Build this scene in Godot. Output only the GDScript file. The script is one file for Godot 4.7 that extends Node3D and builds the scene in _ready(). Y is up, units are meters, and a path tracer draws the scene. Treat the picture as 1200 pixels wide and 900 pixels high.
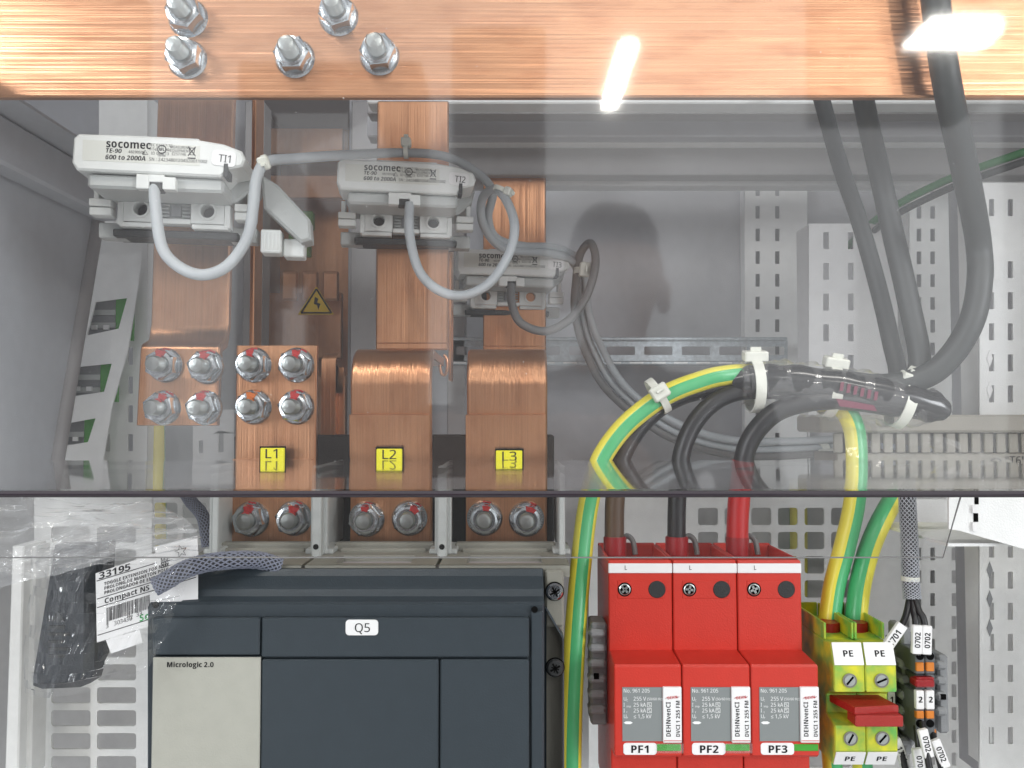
extends Node3D
# An open low-voltage switchboard: copper bars, a breaker, surge arresters and cables behind a clear cover.

const F := 1050.0            # focal length, in pixels of a 1200 x 900 picture
const EYE := Vector3(0, 1.4, 0)
const TILT := 0.04
const COVER := 0.31          # distance of the clear cover from the camera

var mats := {}
var tex := {}
var used := {}
var rng := RandomNumberGenerator.new()


# ---------- places ----------
func P(px: float, py: float, d: float) -> Vector3:      # the point seen at a pixel, on the plane d metres in front of the camera
	var a := atan(TILT)
	var v := (450.0 - py) / F
	var k := d / (cos(a) - v * sin(a))
	return EYE + Vector3((px - 600.0) / F * k, (sin(a) + v * cos(a)) * k, -d)


func mirrored(px: float, py: float, d: float) -> Vector3:   # the place in the hall that the cover mirrors there
	var p := P(px, py, d)
	return Vector3(p.x, p.y, -2.0 * COVER - p.z)


# ---------- nodes ----------
func numbered(called: String) -> String:
	var n: int = used.get(called, 0)
	used[called] = n + 1
	return called if n == 0 else "%s_%03d" % [called, n]


func tag(o: Node, label: String, category: String, group := "") -> Node:
	o.set_meta("label", label)
	o.set_meta("category", category)
	if group:
		o.set_meta("group", group)
	return o


func thing(called: String, label: String, category: String, at := Vector3.ZERO, group := "") -> Node3D:
	var o := Node3D.new()
	o.name = numbered(called)
	add_child(o, true)
	o.position = at
	tag(o, label, category, group)
	return o


func obj(called: String, m: MB, material: Material, parent: Node3D = null) -> MeshInstance3D:
	var o := MeshInstance3D.new()
	o.name = called if parent else numbered(called)
	var off := Vector3.ZERO
	var q: Node3D = parent
	while q and q != self:
		off += q.position
		q = q.get_parent() as Node3D
	o.mesh = m.mesh(off)
	o.material_override = material
	if parent:
		parent.add_child(o, true)
	else:
		add_child(o, true)
	return o


func struct(called: String, m: MB, material: Material) -> MeshInstance3D:
	var o := obj(called, m, material)
	o.set_meta("kind", "structure")
	return o


func dup(root: Node3D, at: Vector3, turn: float, label: String) -> Node3D:
	var stem := root.name.get_slice("_0", 0)
	var r: Node3D = root.duplicate()
	r.name = numbered(stem)
	add_child(r, true)
	r.position = at
	r.rotation.z = turn
	r.set_meta("label", label)
	return r


# ---------- a mesh under construction ----------
class MB:
	var v := PackedVector3Array()
	var n := PackedVector3Array()
	var c := PackedColorArray()
	var col := Color.WHITE

	func mesh(off: Vector3) -> ArrayMesh:
		var a := []
		a.resize(Mesh.ARRAY_MAX)
		var w := v.duplicate()
		if off != Vector3.ZERO:
			for i in w.size():
				w[i] -= off
		a[Mesh.ARRAY_VERTEX] = w
		a[Mesh.ARRAY_NORMAL] = n
		a[Mesh.ARRAY_COLOR] = c
		var m := ArrayMesh.new()
		m.add_surface_from_arrays(Mesh.PRIMITIVE_TRIANGLES, a)
		return m

	func tri(a: Vector3, b: Vector3, d: Vector3, na: Vector3, nb: Vector3, nd: Vector3) -> void:
		if (b - a).cross(d - a).dot(na + nb + nd) > 0.0:
			v.append(a); v.append(d); v.append(b)
			n.append(na); n.append(nd); n.append(nb)
		else:
			v.append(a); v.append(b); v.append(d)
			n.append(na); n.append(nb); n.append(nd)
		c.append(col); c.append(col); c.append(col)

	func quad(a: Vector3, b: Vector3, d: Vector3, e: Vector3, out: Vector3) -> void:
		var m := (b - a).cross(e - a)
		if m.length_squared() < 1e-20:
			m = (d - a).cross(e - a)
		m = m.normalized()
		if m.dot(out) < 0.0:
			m = -m
		tri(a, b, d, m, m, m)
		tri(a, d, e, m, m, m)

	func squad(a: Vector3, b: Vector3, d: Vector3, e: Vector3, na: Vector3, nb: Vector3, nd: Vector3, ne: Vector3) -> void:
		tri(a, b, d, na, nb, nd)
		tri(a, d, e, na, nd, ne)

	func box(at: Vector3, s: Vector3, bev := 0.0, t := Transform3D.IDENTITY) -> void:
		var h := s / 2.0
		var b := minf(bev, minf(h.x, minf(h.y, h.z)) * 0.9)
		for ax in 3:
			var u := (ax + 1) % 3
			var w := (ax + 2) % 3
			for sg in [-1.0, 1.0]:
				var q := []
				for k in [[-1, -1], [1, -1], [1, 1], [-1, 1]]:
					var p := Vector3.ZERO
					p[ax] = sg * h[ax]
					p[u] = k[0] * (h[u] - b)
					p[w] = k[1] * (h[w] - b)
					q.append(t * (at + p))
				var o := Vector3.ZERO
				o[ax] = sg
				quad(q[0], q[1], q[2], q[3], t.basis * o)
			if b > 0.0:
				for k in [[-1, -1], [1, -1], [1, 1], [-1, 1]]:
					var q := []
					for e in [[0, -1], [0, 1], [1, 1], [1, -1]]:
						var p := Vector3.ZERO
						p[ax] = e[1] * (h[ax] - b)
						p[u] = k[0] * (h[u] - (b if e[0] == 1 else 0.0))
						p[w] = k[1] * (h[w] - (0.0 if e[0] == 1 else b))
						q.append(t * (at + p))
					var o := Vector3.ZERO
					o[u] = k[0]
					o[w] = k[1]
					quad(q[0], q[1], q[2], q[3], t.basis * o)
		if b > 0.0:
			for i in 8:
				var sg := Vector3(1 if i & 1 else -1, 1 if i & 2 else -1, 1 if i & 4 else -1)
				var o: Vector3 = (t.basis * sg).normalized()
				tri(t * (at + sg * Vector3(h.x, h.y - b, h.z - b)), t * (at + sg * Vector3(h.x - b, h.y, h.z - b)), t * (at + sg * Vector3(h.x - b, h.y - b, h.z)), o, o, o)

	# a polygon in x, y drawn out along z from z0 to z1, its rims chamfered
	func prism(poly: PackedVector2Array, z0: float, z1: float, bev := 0.0, t := Transform3D.IDENTITY) -> void:
		var p := poly.duplicate()
		if not Geometry2D.is_polygon_clockwise(p):
			p.reverse()
		var k := p.size()
		var inn := PackedVector2Array()
		for i in k:
			var a := (p[i] - p[(i + k - 1) % k]).normalized()
			var b := (p[(i + 1) % k] - p[i]).normalized()
			var na := Vector2(a.y, -a.x)
			var nb := Vector2(b.y, -b.x)
			var m := (na + nb)
			m = m / maxf(m.length_squared() / 2.0, 0.3)
			inn.append(p[i] + m * bev)
		if bev > 0.0 and Geometry2D.is_polygon_clockwise(inn) == false:
			inn = p.duplicate()
		# make sure the inset went inwards
		if bev > 0.0:
			var area0 := 0.0
			var area1 := 0.0
			for i in k:
				area0 += p[i].cross(p[(i + 1) % k])
				area1 += inn[i].cross(inn[(i + 1) % k])
			if absf(area1) > absf(area0):
				for i in k:
					inn[i] = 2.0 * p[i] - inn[i]
		var ids := Geometry2D.triangulate_polygon(inn)
		var f: Vector3 = (t.basis * Vector3(0, 0, 1)).normalized()
		for i in range(0, ids.size(), 3):
			var a := inn[ids[i]]
			var b := inn[ids[i + 1]]
			var d := inn[ids[i + 2]]
			tri(t * Vector3(a.x, a.y, z1), t * Vector3(b.x, b.y, z1), t * Vector3(d.x, d.y, z1), f, f, f)
			tri(t * Vector3(a.x, a.y, z0), t * Vector3(b.x, b.y, z0), t * Vector3(d.x, d.y, z0), -f, -f, -f)
		for i in k:
			var j := (i + 1) % k
			var e := (p[j] - p[i])
			var o2 := Vector2(-e.y, e.x)
			var o: Vector3 = t.basis * Vector3(o2.x, o2.y, 0)
			quad(t * Vector3(p[i].x, p[i].y, z0 + bev), t * Vector3(p[j].x, p[j].y, z0 + bev), t * Vector3(p[j].x, p[j].y, z1 - bev), t * Vector3(p[i].x, p[i].y, z1 - bev), o)
			if bev > 0.0:
				quad(t * Vector3(p[i].x, p[i].y, z1 - bev), t * Vector3(p[j].x, p[j].y, z1 - bev), t * Vector3(inn[j].x, inn[j].y, z1), t * Vector3(inn[i].x, inn[i].y, z1), o + f * o.length())
				quad(t * Vector3(p[i].x, p[i].y, z0 + bev), t * Vector3(p[j].x, p[j].y, z0 + bev), t * Vector3(inn[j].x, inn[j].y, z0), t * Vector3(inn[i].x, inn[i].y, z0), o - f * o.length())

	# rings of (radius, z) about the z axis
	func lathe(prof: Array, sides: int, t := Transform3D.IDENTITY, smooth := false) -> void:
		for s in prof.size() - 1:
			var a: Vector2 = prof[s]
			var b: Vector2 = prof[s + 1]
			var e := b - a
			var m := Vector2(e.y, -e.x).normalized()
			var ma := m
			var mb := m
			if smooth:
				if s > 0:
					var e0: Vector2 = a - prof[s - 1]
					ma = (m + Vector2(e0.y, -e0.x).normalized()).normalized()
				if s < prof.size() - 2:
					var e1: Vector2 = prof[s + 2] - b
					mb = (m + Vector2(e1.y, -e1.x).normalized()).normalized()
			for i in sides:
				var u := Vector2.from_angle(TAU * i / sides)
				var w := Vector2.from_angle(TAU * (i + 1) / sides)
				squad(t * Vector3(u.x * a.x, u.y * a.x, a.y), t * Vector3(w.x * a.x, w.y * a.x, a.y), t * Vector3(w.x * b.x, w.y * b.x, b.y), t * Vector3(u.x * b.x, u.y * b.x, b.y),
					t.basis * Vector3(u.x * ma.x, u.y * ma.x, ma.y), t.basis * Vector3(w.x * ma.x, w.y * ma.x, ma.y), t.basis * Vector3(w.x * mb.x, w.y * mb.x, mb.y), t.basis * Vector3(u.x * mb.x, u.y * mb.x, mb.y))

	# a round bar along points; stripes: colours by share of the way round; radii may be one number or one for each point
	func tube(pts: Array, r, sides := 12, ends := true, stripes := [], roll := 0.0, flat := 1.0) -> void:
		var k := pts.size()
		var tang := []
		for i in k:
			tang.append(((pts[mini(i + 1, k - 1)] as Vector3) - (pts[maxi(i - 1, 0)] as Vector3)).normalized())
		var up: Vector3 = Vector3(0, 0, 1)
		if absf(up.dot(tang[0])) > 0.9:
			up = Vector3(1, 0, 0)
		var prev := []
		var prevn := []
		for i in k:
			var tg: Vector3 = tang[i]
			up = (up - tg * up.dot(tg)).normalized()
			var side := tg.cross(up)
			var rr: float = r if not (r is Array) else r[i]
			var now := []
			var nown := []
			for j in sides:
				var an := TAU * j / sides + roll
				var o := up * cos(an) * flat + side * sin(an)
				now.append(pts[i] + o * rr)
				nown.append((up * cos(an) / flat + side * sin(an)).normalized())
			if i > 0:
				for j in sides:
					var l := (j + 1) % sides
					if stripes.size():
						col = stripes[j * stripes.size() / sides]
					squad(prev[j], prev[l], now[l], now[j], prevn[j], prevn[l], nown[l], nown[j])
			if ends and (i == 0 or i == k - 1):
				var o: Vector3 = -tg if i == 0 else tg
				for j in sides:
					tri(pts[i], now[j], now[(j + 1) % sides], o, o, o)
			prev = now
			prevn = nown
		if stripes.size():
			col = Color.WHITE

	# a flat four-cornered sheet with a hole in it; back: the way from its front to its back
	func ring(q: Array, hole: Array, back: Vector3) -> void:
		var o := -back
		var k := hole.size()
		var mid := Vector3.ZERO
		for h in hole:
			mid += h / k
		var per := k / 4
		for i in k:
			var j := (i + 1) % k
			var e: Vector3 = _rim(q, i, k)
			var g: Vector3 = _rim(q, i + 1, k)
			quad(e, g, hole[j], hole[i], o)
			quad(e + back, g + back, hole[j] + back, hole[i] + back, back)
			quad(hole[i], hole[j], hole[j] + back, hole[i] + back, mid - (hole[i] + hole[j]) / 2.0)

	func _rim(q: Array, i: int, k: int) -> Vector3:
		var s := fposmod(float(i) * 4.0 / k, 4.0)
		var a := int(s) % 4
		return (q[a] as Vector3).lerp(q[(a + 1) % 4], s - int(s))

	func plate(q: Array, back: Vector3) -> void:
		quad(q[0], q[1], q[2], q[3], -back)
		quad(q[0] + back, q[1] + back, q[2] + back, q[3] + back, back)
		var mid: Vector3 = (q[0] + q[2]) / 2.0
		for i in 4:
			var j := (i + 1) % 4
			quad(q[i], q[j], q[j] + back, q[i] + back, (q[i] + q[j]) / 2.0 - mid)

	func add(m: Mesh, t: Transform3D) -> void:
		for s in m.get_surface_count():
			var a := m.surface_get_arrays(s)
			var av: PackedVector3Array = a[Mesh.ARRAY_VERTEX]
			var an: PackedVector3Array = a[Mesh.ARRAY_NORMAL]
			if a[Mesh.ARRAY_INDEX] != null and (a[Mesh.ARRAY_INDEX] as PackedInt32Array).size():
				for i in (a[Mesh.ARRAY_INDEX] as PackedInt32Array):
					v.append(t * av[i])
					n.append((t.basis * an[i]).normalized())
					c.append(col)
			else:
				for i in av.size():
					v.append(t * av[i])
					n.append((t.basis * an[i]).normalized())
					c.append(col)


# ---------- shapes ----------
func pbox(m: MB, x0: float, y0: float, x1: float, y1: float, d: float, depth: float, bev := 0.0) -> void:   # a box whose front covers those pixels
	var a := P(x0, y0, d)
	var b := P(x1, y1, d)
	m.box(Vector3((a.x + b.x) / 2, (a.y + b.y) / 2, -d - depth / 2), Vector3(absf(b.x - a.x), absf(a.y - b.y), depth), bev)


func ppoly(list: Array, d: float) -> PackedVector2Array:
	var out := PackedVector2Array()
	for q in list:
		var p := P(q[0], q[1], d)
		out.append(Vector2(p.x, p.y))
	return out


func pprism(m: MB, list: Array, d: float, depth: float, bev := 0.0) -> void:
	m.prism(ppoly(list, d), -d - depth, -d, bev)


func along_x(m: MB, prof: Array, x0: float, x1: float, bev := 0.0) -> void:    # a profile of (z, height above the camera) drawn out from x0 to x1
	var q := PackedVector2Array()
	for p in prof:
		q.append(Vector2(p[0], EYE.y + p[1]))
	m.prism(q, x0, x1, bev, Transform3D(Basis(Vector3(0, 0, -1), Vector3(0, 1, 0), Vector3(1, 0, 0)), Vector3.ZERO))


func round_rect(w: float, h: float, r: float, seg := 4) -> PackedVector2Array:
	var q := PackedVector2Array()
	for k in 4:
		var mid := Vector2((w / 2 - r) * (1 if k in [0, 3] else -1), (h / 2 - r) * (1 if k in [0, 1] else -1))
		for i in seg + 1:
			q.append(mid + Vector2.from_angle(PI / 2 * (k + float(i) / seg)) * r)
	return q


func circle(r: float, seg := 20) -> PackedVector2Array:
	var q := PackedVector2Array()
	for i in seg:
		q.append(Vector2.from_angle(TAU * i / seg) * r)
	return q


func at3(p: Vector3) -> Transform3D:
	return Transform3D(Basis.IDENTITY, p)


func spline(pts: Array, per := 6) -> Array:
	var out := []
	var k := pts.size()
	for i in k - 1:
		var a: Vector3 = pts[maxi(i - 1, 0)]
		var b: Vector3 = pts[i]
		var c: Vector3 = pts[i + 1]
		var d: Vector3 = pts[mini(i + 2, k - 1)]
		for j in per:
			out.append(b.cubic_interpolate(c, a, d, float(j) / per))
	out.append(pts[k - 1])
	return out


func path(list: Array, per := 6) -> Array:
	var pts := []
	for q in list:
		pts.append(P(q[0], q[1], q[2]))
	return spline(pts, per)


func text(m: MB, s: String, size: float, at: Vector3, right := Vector3(1, 0, 0), up := Vector3(0, 1, 0), font := "Droid Sans", bold := false, left := true, stretch := 1.0) -> void:
	var t := TextMesh.new()
	var f := SystemFont.new()
	f.font_names = PackedStringArray([font])
	f.font_weight = 700 if bold else 400
	t.font = f
	t.text = s
	t.font_size = 32
	t.pixel_size = 1.0 / 32.0
	t.depth = 0.0
	t.curve_step = 4.0
	t.horizontal_alignment = HORIZONTAL_ALIGNMENT_LEFT if left else HORIZONTAL_ALIGNMENT_CENTER
	t.vertical_alignment = VERTICAL_ALIGNMENT_CENTER
	var r := right.normalized()
	var u := up.normalized()
	m.add(t, Transform3D(Basis(r * size * stretch, u * size, r.cross(u).normalized() * size), at))


# a sheet-metal face with a grid of round-cornered openings, between the given edges; frame: (u, v) -> place
func perforated(m: MB, us: Array, vs: Array, holes: Callable, frame: Callable, back: Vector3, r := 0.0015) -> void:
	for i in us.size() - 1:
		for j in vs.size() - 1:
			var q := [frame.call(us[i], vs[j]), frame.call(us[i + 1], vs[j]), frame.call(us[i + 1], vs[j + 1]), frame.call(us[i], vs[j + 1])]
			var h = holes.call(i, j)
			if h == null:
				m.quad(q[0], q[1], q[2], q[3], -back)
				m.quad(q[0] + back, q[1] + back, q[2] + back, q[3] + back, back)
				continue
			# h: [u0, v0, u1, v1]
			var pts := []
			var cs := [[h[0], h[1]], [h[2], h[1]], [h[2], h[3]], [h[0], h[3]]]
			for k in 4:
				var a := Vector2(cs[k][0], cs[k][1])
				var b := Vector2(cs[(k + 1) % 4][0], cs[(k + 1) % 4][1])
				var l := (b - a).length()
				var rr := minf(r, l * 0.3)
				var z := Vector2(cs[(k + 3) % 4][0], cs[(k + 3) % 4][1])
				var l0 := (z - a).length()
				var corner := a + (b - a) / l * rr * 0.3 + (z - a) / l0 * rr * 0.3
				pts.append(frame.call(corner.x, corner.y))
				var s := a + (b - a) / l * rr
				pts.append(frame.call(s.x, s.y))
				var e := b - (b - a) / l * rr
				pts.append(frame.call(e.x, e.y))
			m.ring(q, pts, back)


# ---------- materials ----------
func noise(seed_: int, freq: float, lo: Color, hi: Color, octaves := 4, normal := 0.0, kind := FastNoiseLite.TYPE_SIMPLEX_SMOOTH, size := 512, mid = null) -> NoiseTexture2D:
	var f := FastNoiseLite.new()
	f.seed = seed_
	f.frequency = freq
	f.noise_type = kind
	f.fractal_octaves = octaves
	var t := NoiseTexture2D.new()
	t.width = size
	t.height = size
	t.seamless = true
	t.noise = f
	if normal > 0.0:
		t.as_normal_map = true
		t.bump_strength = normal
	else:
		var g := Gradient.new()
		g.set_color(0, lo)
		g.set_color(1, hi)
		if mid != null:
			g.add_point(0.5, mid)
		t.color_ramp = g
	return t


func lin(r: float, g: float, b: float, a := 1.0) -> Color:
	return Color(r, g, b, a).linear_to_srgb()


func grey(x: float) -> Color:
	return Color(x, x, x).linear_to_srgb()


func plain(key: String, c: Color, rough: float, metal := 0.0, mottled := true, grain := 0.25) -> StandardMaterial3D:
	var m := StandardMaterial3D.new()
	m.resource_name = key
	m.albedo_color = c
	m.roughness = rough
	m.metallic = metal
	m.vertex_color_use_as_albedo = true
	if mottled:
		m.albedo_texture = tex.mottle
		m.roughness_texture = tex.rough
		m.roughness_texture_channel = BaseMaterial3D.TEXTURE_CHANNEL_RED
		m.uv1_triplanar = true
		m.uv1_world_triplanar = true
		m.uv1_scale = Vector3(7, 7, 7)
		if grain > 0.0:
			m.normal_enabled = true
			m.normal_texture = tex.grain
			m.normal_scale = grain
	mats[key] = m
	return m


func copper(key: String, c: Color, rough: float, scale: Vector3, strength := 0.25) -> void:
	var m := StandardMaterial3D.new()
	m.resource_name = key
	m.albedo_color = c
	m.metallic = 1.0
	m.roughness = rough
	m.albedo_texture = tex.streak
	m.roughness_texture = tex.streak_rough
	m.roughness_texture_channel = BaseMaterial3D.TEXTURE_CHANNEL_RED
	m.normal_enabled = true
	m.normal_texture = tex.streak_normal
	m.normal_scale = strength
	m.uv1_triplanar = true
	m.uv1_world_triplanar = true
	m.uv1_triplanar_sharpness = 8.0
	m.uv1_scale = scale
	m.detail_enabled = true
	m.detail_albedo = tex.stain
	m.detail_mask = tex.white
	m.detail_blend_mode = BaseMaterial3D.BLEND_MODE_MUL
	m.detail_uv_layer = BaseMaterial3D.DETAIL_UV_2
	m.uv2_triplanar = true
	m.uv2_world_triplanar = true
	m.uv2_scale = Vector3(5, 3, 5) if scale.y < scale.x else Vector3(3, 9, 5)
	mats[key] = m


func pane(key: String, c: Color, rough := 0.0) -> void:
	var m := StandardMaterial3D.new()
	m.resource_name = key
	m.albedo_color = c
	m.roughness = rough
	m.transparency = BaseMaterial3D.TRANSPARENCY_ALPHA
	m.cull_mode = BaseMaterial3D.CULL_DISABLED
	mats[key] = m


func make_materials() -> void:
	tex.mottle = noise(3, 0.02, grey(0.93), grey(1.0), 5)
	tex.rough = noise(4, 0.03, grey(0.8), grey(1.0), 4)
	tex.grain = noise(5, 0.25, Color.BLACK, Color.WHITE, 2, 2.0)
	tex.streak = noise(6, 0.11, grey(0.78), grey(1.0), 5, 0.0, FastNoiseLite.TYPE_SIMPLEX_SMOOTH, 512, grey(0.96))
	tex.streak_rough = noise(7, 0.04, grey(0.7), grey(1.0), 4)
	tex.streak_normal = noise(8, 0.12, Color.BLACK, Color.WHITE, 4, 2.0)
	tex.stain = noise(9, 0.014, lin(0.80, 0.72, 0.68), lin(1, 1, 1), 5, 0.0, FastNoiseLite.TYPE_SIMPLEX_SMOOTH, 512, lin(0.96, 0.94, 0.93))
	tex.brushes = noise(10, 0.05, grey(0.7), grey(1.0), 4)
	tex.marble = noise(11, 0.012, lin(0.07, 0.42, 0.10), lin(0.76, 0.68, 0.02), 4, 0.0, FastNoiseLite.TYPE_SIMPLEX_SMOOTH, 512, lin(0.40, 0.50, 0.05))
	tex.crumple = noise(12, 0.006, Color.BLACK, Color.WHITE, 4, 9.0)
	var w := GradientTexture2D.new()
	w.width = 4
	w.height = 4
	w.gradient = Gradient.new()
	w.gradient.set_color(0, Color.WHITE)
	w.gradient.set_color(1, Color.WHITE)
	tex.white = w
	copper("copper_down", lin(0.74, 0.39, 0.22), 0.34, Vector3(20, 0.05, 20))
	copper("copper_across", lin(0.74, 0.39, 0.22), 0.34, Vector3(0.05, 20, 20))
	plain("zinc", lin(0.56, 0.60, 0.63), 0.2, 1.0, true, 0.1)
	plain("zinc_dull", lin(0.50, 0.53, 0.52), 0.3, 1.0, true, 0.1)
	plain("red_paint", lin(0.42, 0.02, 0.02), 0.5)
	plain("orange_paint", lin(0.55, 0.13, 0.01), 0.5)
	plain("white_metal", lin(0.86, 0.87, 0.86), 0.45)
	plain("panel_grey", lin(0.45, 0.45, 0.47), 0.5)
	plain("panel_side", lin(0.52, 0.54, 0.57), 0.55)
	plain("panel_light", lin(0.64, 0.64, 0.64), 0.5)
	plain("rail_grey", lin(0.36, 0.35, 0.35), 0.5)
	plain("case_white", lin(0.76, 0.78, 0.76), 0.42, 0.0, true, 0.15)
	plain("case_grey", lin(0.48, 0.50, 0.49), 0.5)
	plain("case_dark", lin(0.022, 0.024, 0.025), 0.55)
	plain("label_white", lin(0.82, 0.82, 0.82), 0.35, 0.0, false)
	plain("label_silver", lin(0.66, 0.67, 0.62), 0.4, 0.0, false)
	plain("ink", lin(0.015, 0.015, 0.018), 0.5, 0.0, false)
	plain("ink_white", lin(0.85, 0.86, 0.86), 0.5, 0.0, false)
	plain("ink_red", lin(0.5, 0.02, 0.03), 0.5, 0.0, false)
	plain("ink_green", lin(0.02, 0.35, 0.08), 0.5, 0.0, false)
	plain("hole", lin(0.008, 0.008, 0.008), 0.8, 0.0, false)
	plain("breaker", lin(0.036, 0.048, 0.058), 0.42, 0.0, true, 0.14)
	plain("breaker_base", lin(0.25, 0.245, 0.21), 0.6, 0.0, true, 0.15)
	plain("breaker_plate", lin(0.41, 0.41, 0.36), 0.5, 0.0, true, 0.15)
	plain("lilac", lin(0.45, 0.42, 0.45), 0.7)
	plain("arrester", lin(0.57, 0.034, 0.02), 0.42, 0.0, true, 0.16)
	plain("sleeve_red", lin(0.30, 0.008, 0.012), 0.35)
	plain("label_grey", lin(0.22, 0.24, 0.24), 0.45, 0.0, false)
	plain("green_flag", lin(0.05, 0.32, 0.03), 0.4, 0.0, false)
	plain("wire_black", lin(0.018, 0.018, 0.02), 0.38, 0.0, true, 0.0)
	plain("sleeve_black", lin(0.018, 0.018, 0.02), 0.18, 0.0, false)
	plain("wire_brown", lin(0.10, 0.06, 0.035), 0.4, 0.0, true, 0.0)
	plain("wire_red", lin(0.5, 0.015, 0.015), 0.35, 0.0, true, 0.0)
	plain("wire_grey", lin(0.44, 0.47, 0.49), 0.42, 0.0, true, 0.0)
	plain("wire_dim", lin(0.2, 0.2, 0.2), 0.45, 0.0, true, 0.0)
	plain("rubber", lin(0.055, 0.06, 0.06), 0.5, 0.0, true, 0.0)
	plain("earth_wire", lin(1, 1, 1), 0.33, 0.0, true, 0.0)
	plain("tie", lin(0.72, 0.73, 0.66), 0.35, 0.0, false)
	plain("duct", lin(0.33, 0.31, 0.27), 0.55)
	plain("clamp_grey", lin(0.28, 0.29, 0.30), 0.5)
	plain("terminal_grey", lin(0.13, 0.14, 0.15), 0.5)
	plain("orange", lin(0.65, 0.2, 0.02), 0.45, 0.0, false)
	plain("tag_yellow", lin(0.80, 0.74, 0.01), 0.5, 0.0, false)
	plain("sticker_yellow", lin(0.72, 0.48, 0.02), 0.45, 0.0, false)
	plain("braid", lin(0.24, 0.26, 0.33), 0.5, 0.0, false)
	plain("braid_dark", lin(0.03, 0.03, 0.035), 0.5, 0.0, false)
	plain("braid_pale", lin(0.5, 0.52, 0.56), 0.4, 0.0, false)
	plain("lever", lin(0.018, 0.023, 0.03), 0.38)
	plain("clip_green", lin(0.06, 0.2, 0.02), 0.45)
	plain("stud_yellow", lin(0.7, 0.5, 0.02), 0.5)
	plain("floor", lin(0.5, 0.5, 0.5), 0.6)
	plain("hall_white", lin(0.75, 0.76, 0.78), 0.7)
	plain("hall_blue", lin(0.5, 0.55, 0.68), 0.6)
	plain("hall_dark", lin(0.09, 0.085, 0.09), 0.6)
	plain("hall_grey", lin(0.07, 0.065, 0.075), 0.6)
	plain("hall_brown", lin(0.07, 0.035, 0.025), 0.6)
	plain("wire_green", lin(0.01, 0.17, 0.03), 0.4, 0.0, true, 0.0)
	plain("bridge_red", lin(0.36, 0.02, 0.015), 0.45)
	plain("print_red", lin(0.16, 0.02, 0.05), 0.5, 0.0, false)
	plain("hall_ceiling", lin(0.22, 0.22, 0.23), 0.7)
	plain("body", lin(1, 1, 1), 0.75)
	plain("hair", lin(0.012, 0.009, 0.008), 0.6)
	plain("phone", lin(0.02, 0.02, 0.022), 0.3)
	plain("cover_edge", lin(0.03, 0.022, 0.03), 0.15, 0.0, false)
	plain("cover_lip_edge", lin(0.22, 0.22, 0.22), 0.2, 0.0, false)
	(mats.hole as StandardMaterial3D).specular_mode = BaseMaterial3D.SPECULAR_DISABLED
	(mats.ink as StandardMaterial3D).metallic_specular = 0.2
	var z: StandardMaterial3D = plain("galvanised", lin(0.60, 0.66, 0.70), 0.45, 0.55, true, 0.2)
	z.albedo_texture = tex.brushes
	var y: StandardMaterial3D = plain("earth_terminal", lin(1, 1, 1), 0.42, 0.0, true, 0.2)
	y.albedo_texture = tex.marble
	y.uv1_scale = Vector3(9, 9, 9)
	pane("cover", lin(0.9, 0.9, 0.92, 0.016), 0.04)
	pane("cover_lip", lin(0.9, 0.9, 0.92, 0.005), 0.04)
	(mats.cover_lip as StandardMaterial3D).metallic_specular = 0.25
	pane("film", lin(0.85, 0.86, 0.86, 0.05), 0.1)
	pane("bag", lin(0.82, 0.84, 0.86, 0.025), 0.05)
	pane("bag_milky", lin(0.84, 0.85, 0.86, 0.22), 0.1)
	pane("tinted", lin(0.4, 0.5, 0.35, 0.3), 0.1)
	for k in ["film", "bag", "bag_milky"]:
		var f: StandardMaterial3D = mats[k]
		f.normal_enabled = true
		f.normal_texture = tex.crumple
		f.normal_scale = 0.5
		f.uv1_triplanar = true
		f.uv1_world_triplanar = true
		f.uv1_scale = Vector3(9, 9, 9)


# ---------- the scene ----------
func _ready() -> void:
	rng.seed = 11
	var cam := Camera3D.new()
	cam.name = "camera"
	cam.position = EYE
	cam.rotation.x = atan(TILT)
	cam.fov = rad_to_deg(2.0 * atan(450.0 / F))
	cam.near = 0.02
	cam.far = 60.0
	add_child(cam)
	var around := WorldEnvironment.new()
	around.name = "surroundings"
	var env := Environment.new()
	env.background_mode = Environment.BG_COLOR
	env.background_color = Color(1.1, 1.11, 1.12)
	env.tonemap_mode = Environment.TONE_MAPPER_LINEAR
	env.tonemap_exposure = 1.0
	env.sdfgi_enabled = true
	env.ssao_enabled = true
	env.ssil_enabled = true
	around.environment = env
	add_child(around)
	make_materials()
	hall_lamp("ceiling_panel_lamp", "square ceiling panel lamp mirrored at the upper right of the clear cover", Vector3(3.45, 4.4, 6.2), Vector2(0.62, 0.5), 26.0)
	hall_lamp("ceiling_batten_lamp", "long narrow ceiling lamp mirrored as a white streak on the cover", Vector3(0.93, 4.4, 7.1), Vector2(0.12, 1.5), 34.0)
	hall_lamp("ceiling_panel_lamp", "ceiling panel lamp high in front of the cabinet, outside the picture on the left", Vector3(-1.3, 4.4, 1.9), Vector2(1.2, 0.6), 5.0)
	hall_lamp("ceiling_panel_lamp", "ceiling panel lamp high in front of the cabinet, outside the picture on the right", Vector3(1.7, 4.4, 1.5), Vector2(1.2, 0.6), 5.0)
	hall_window(Vector3(-3.65, 2.7, 4.0), 5.2, "bright tall window of the workshop, outside the picture at the left")
	hall_window(Vector3(3.75, 2.5, 3.8), 4.6, "bright tall window of the workshop, outside the picture at the right")
	cabinet()
	hall()
	copper_bars()
	bolts()
	breaker()
	arresters()
	earth_terminals()
	small_terminals()
	transformers()
	cables()
	bag_and_lever()
	clear_cover()


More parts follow.
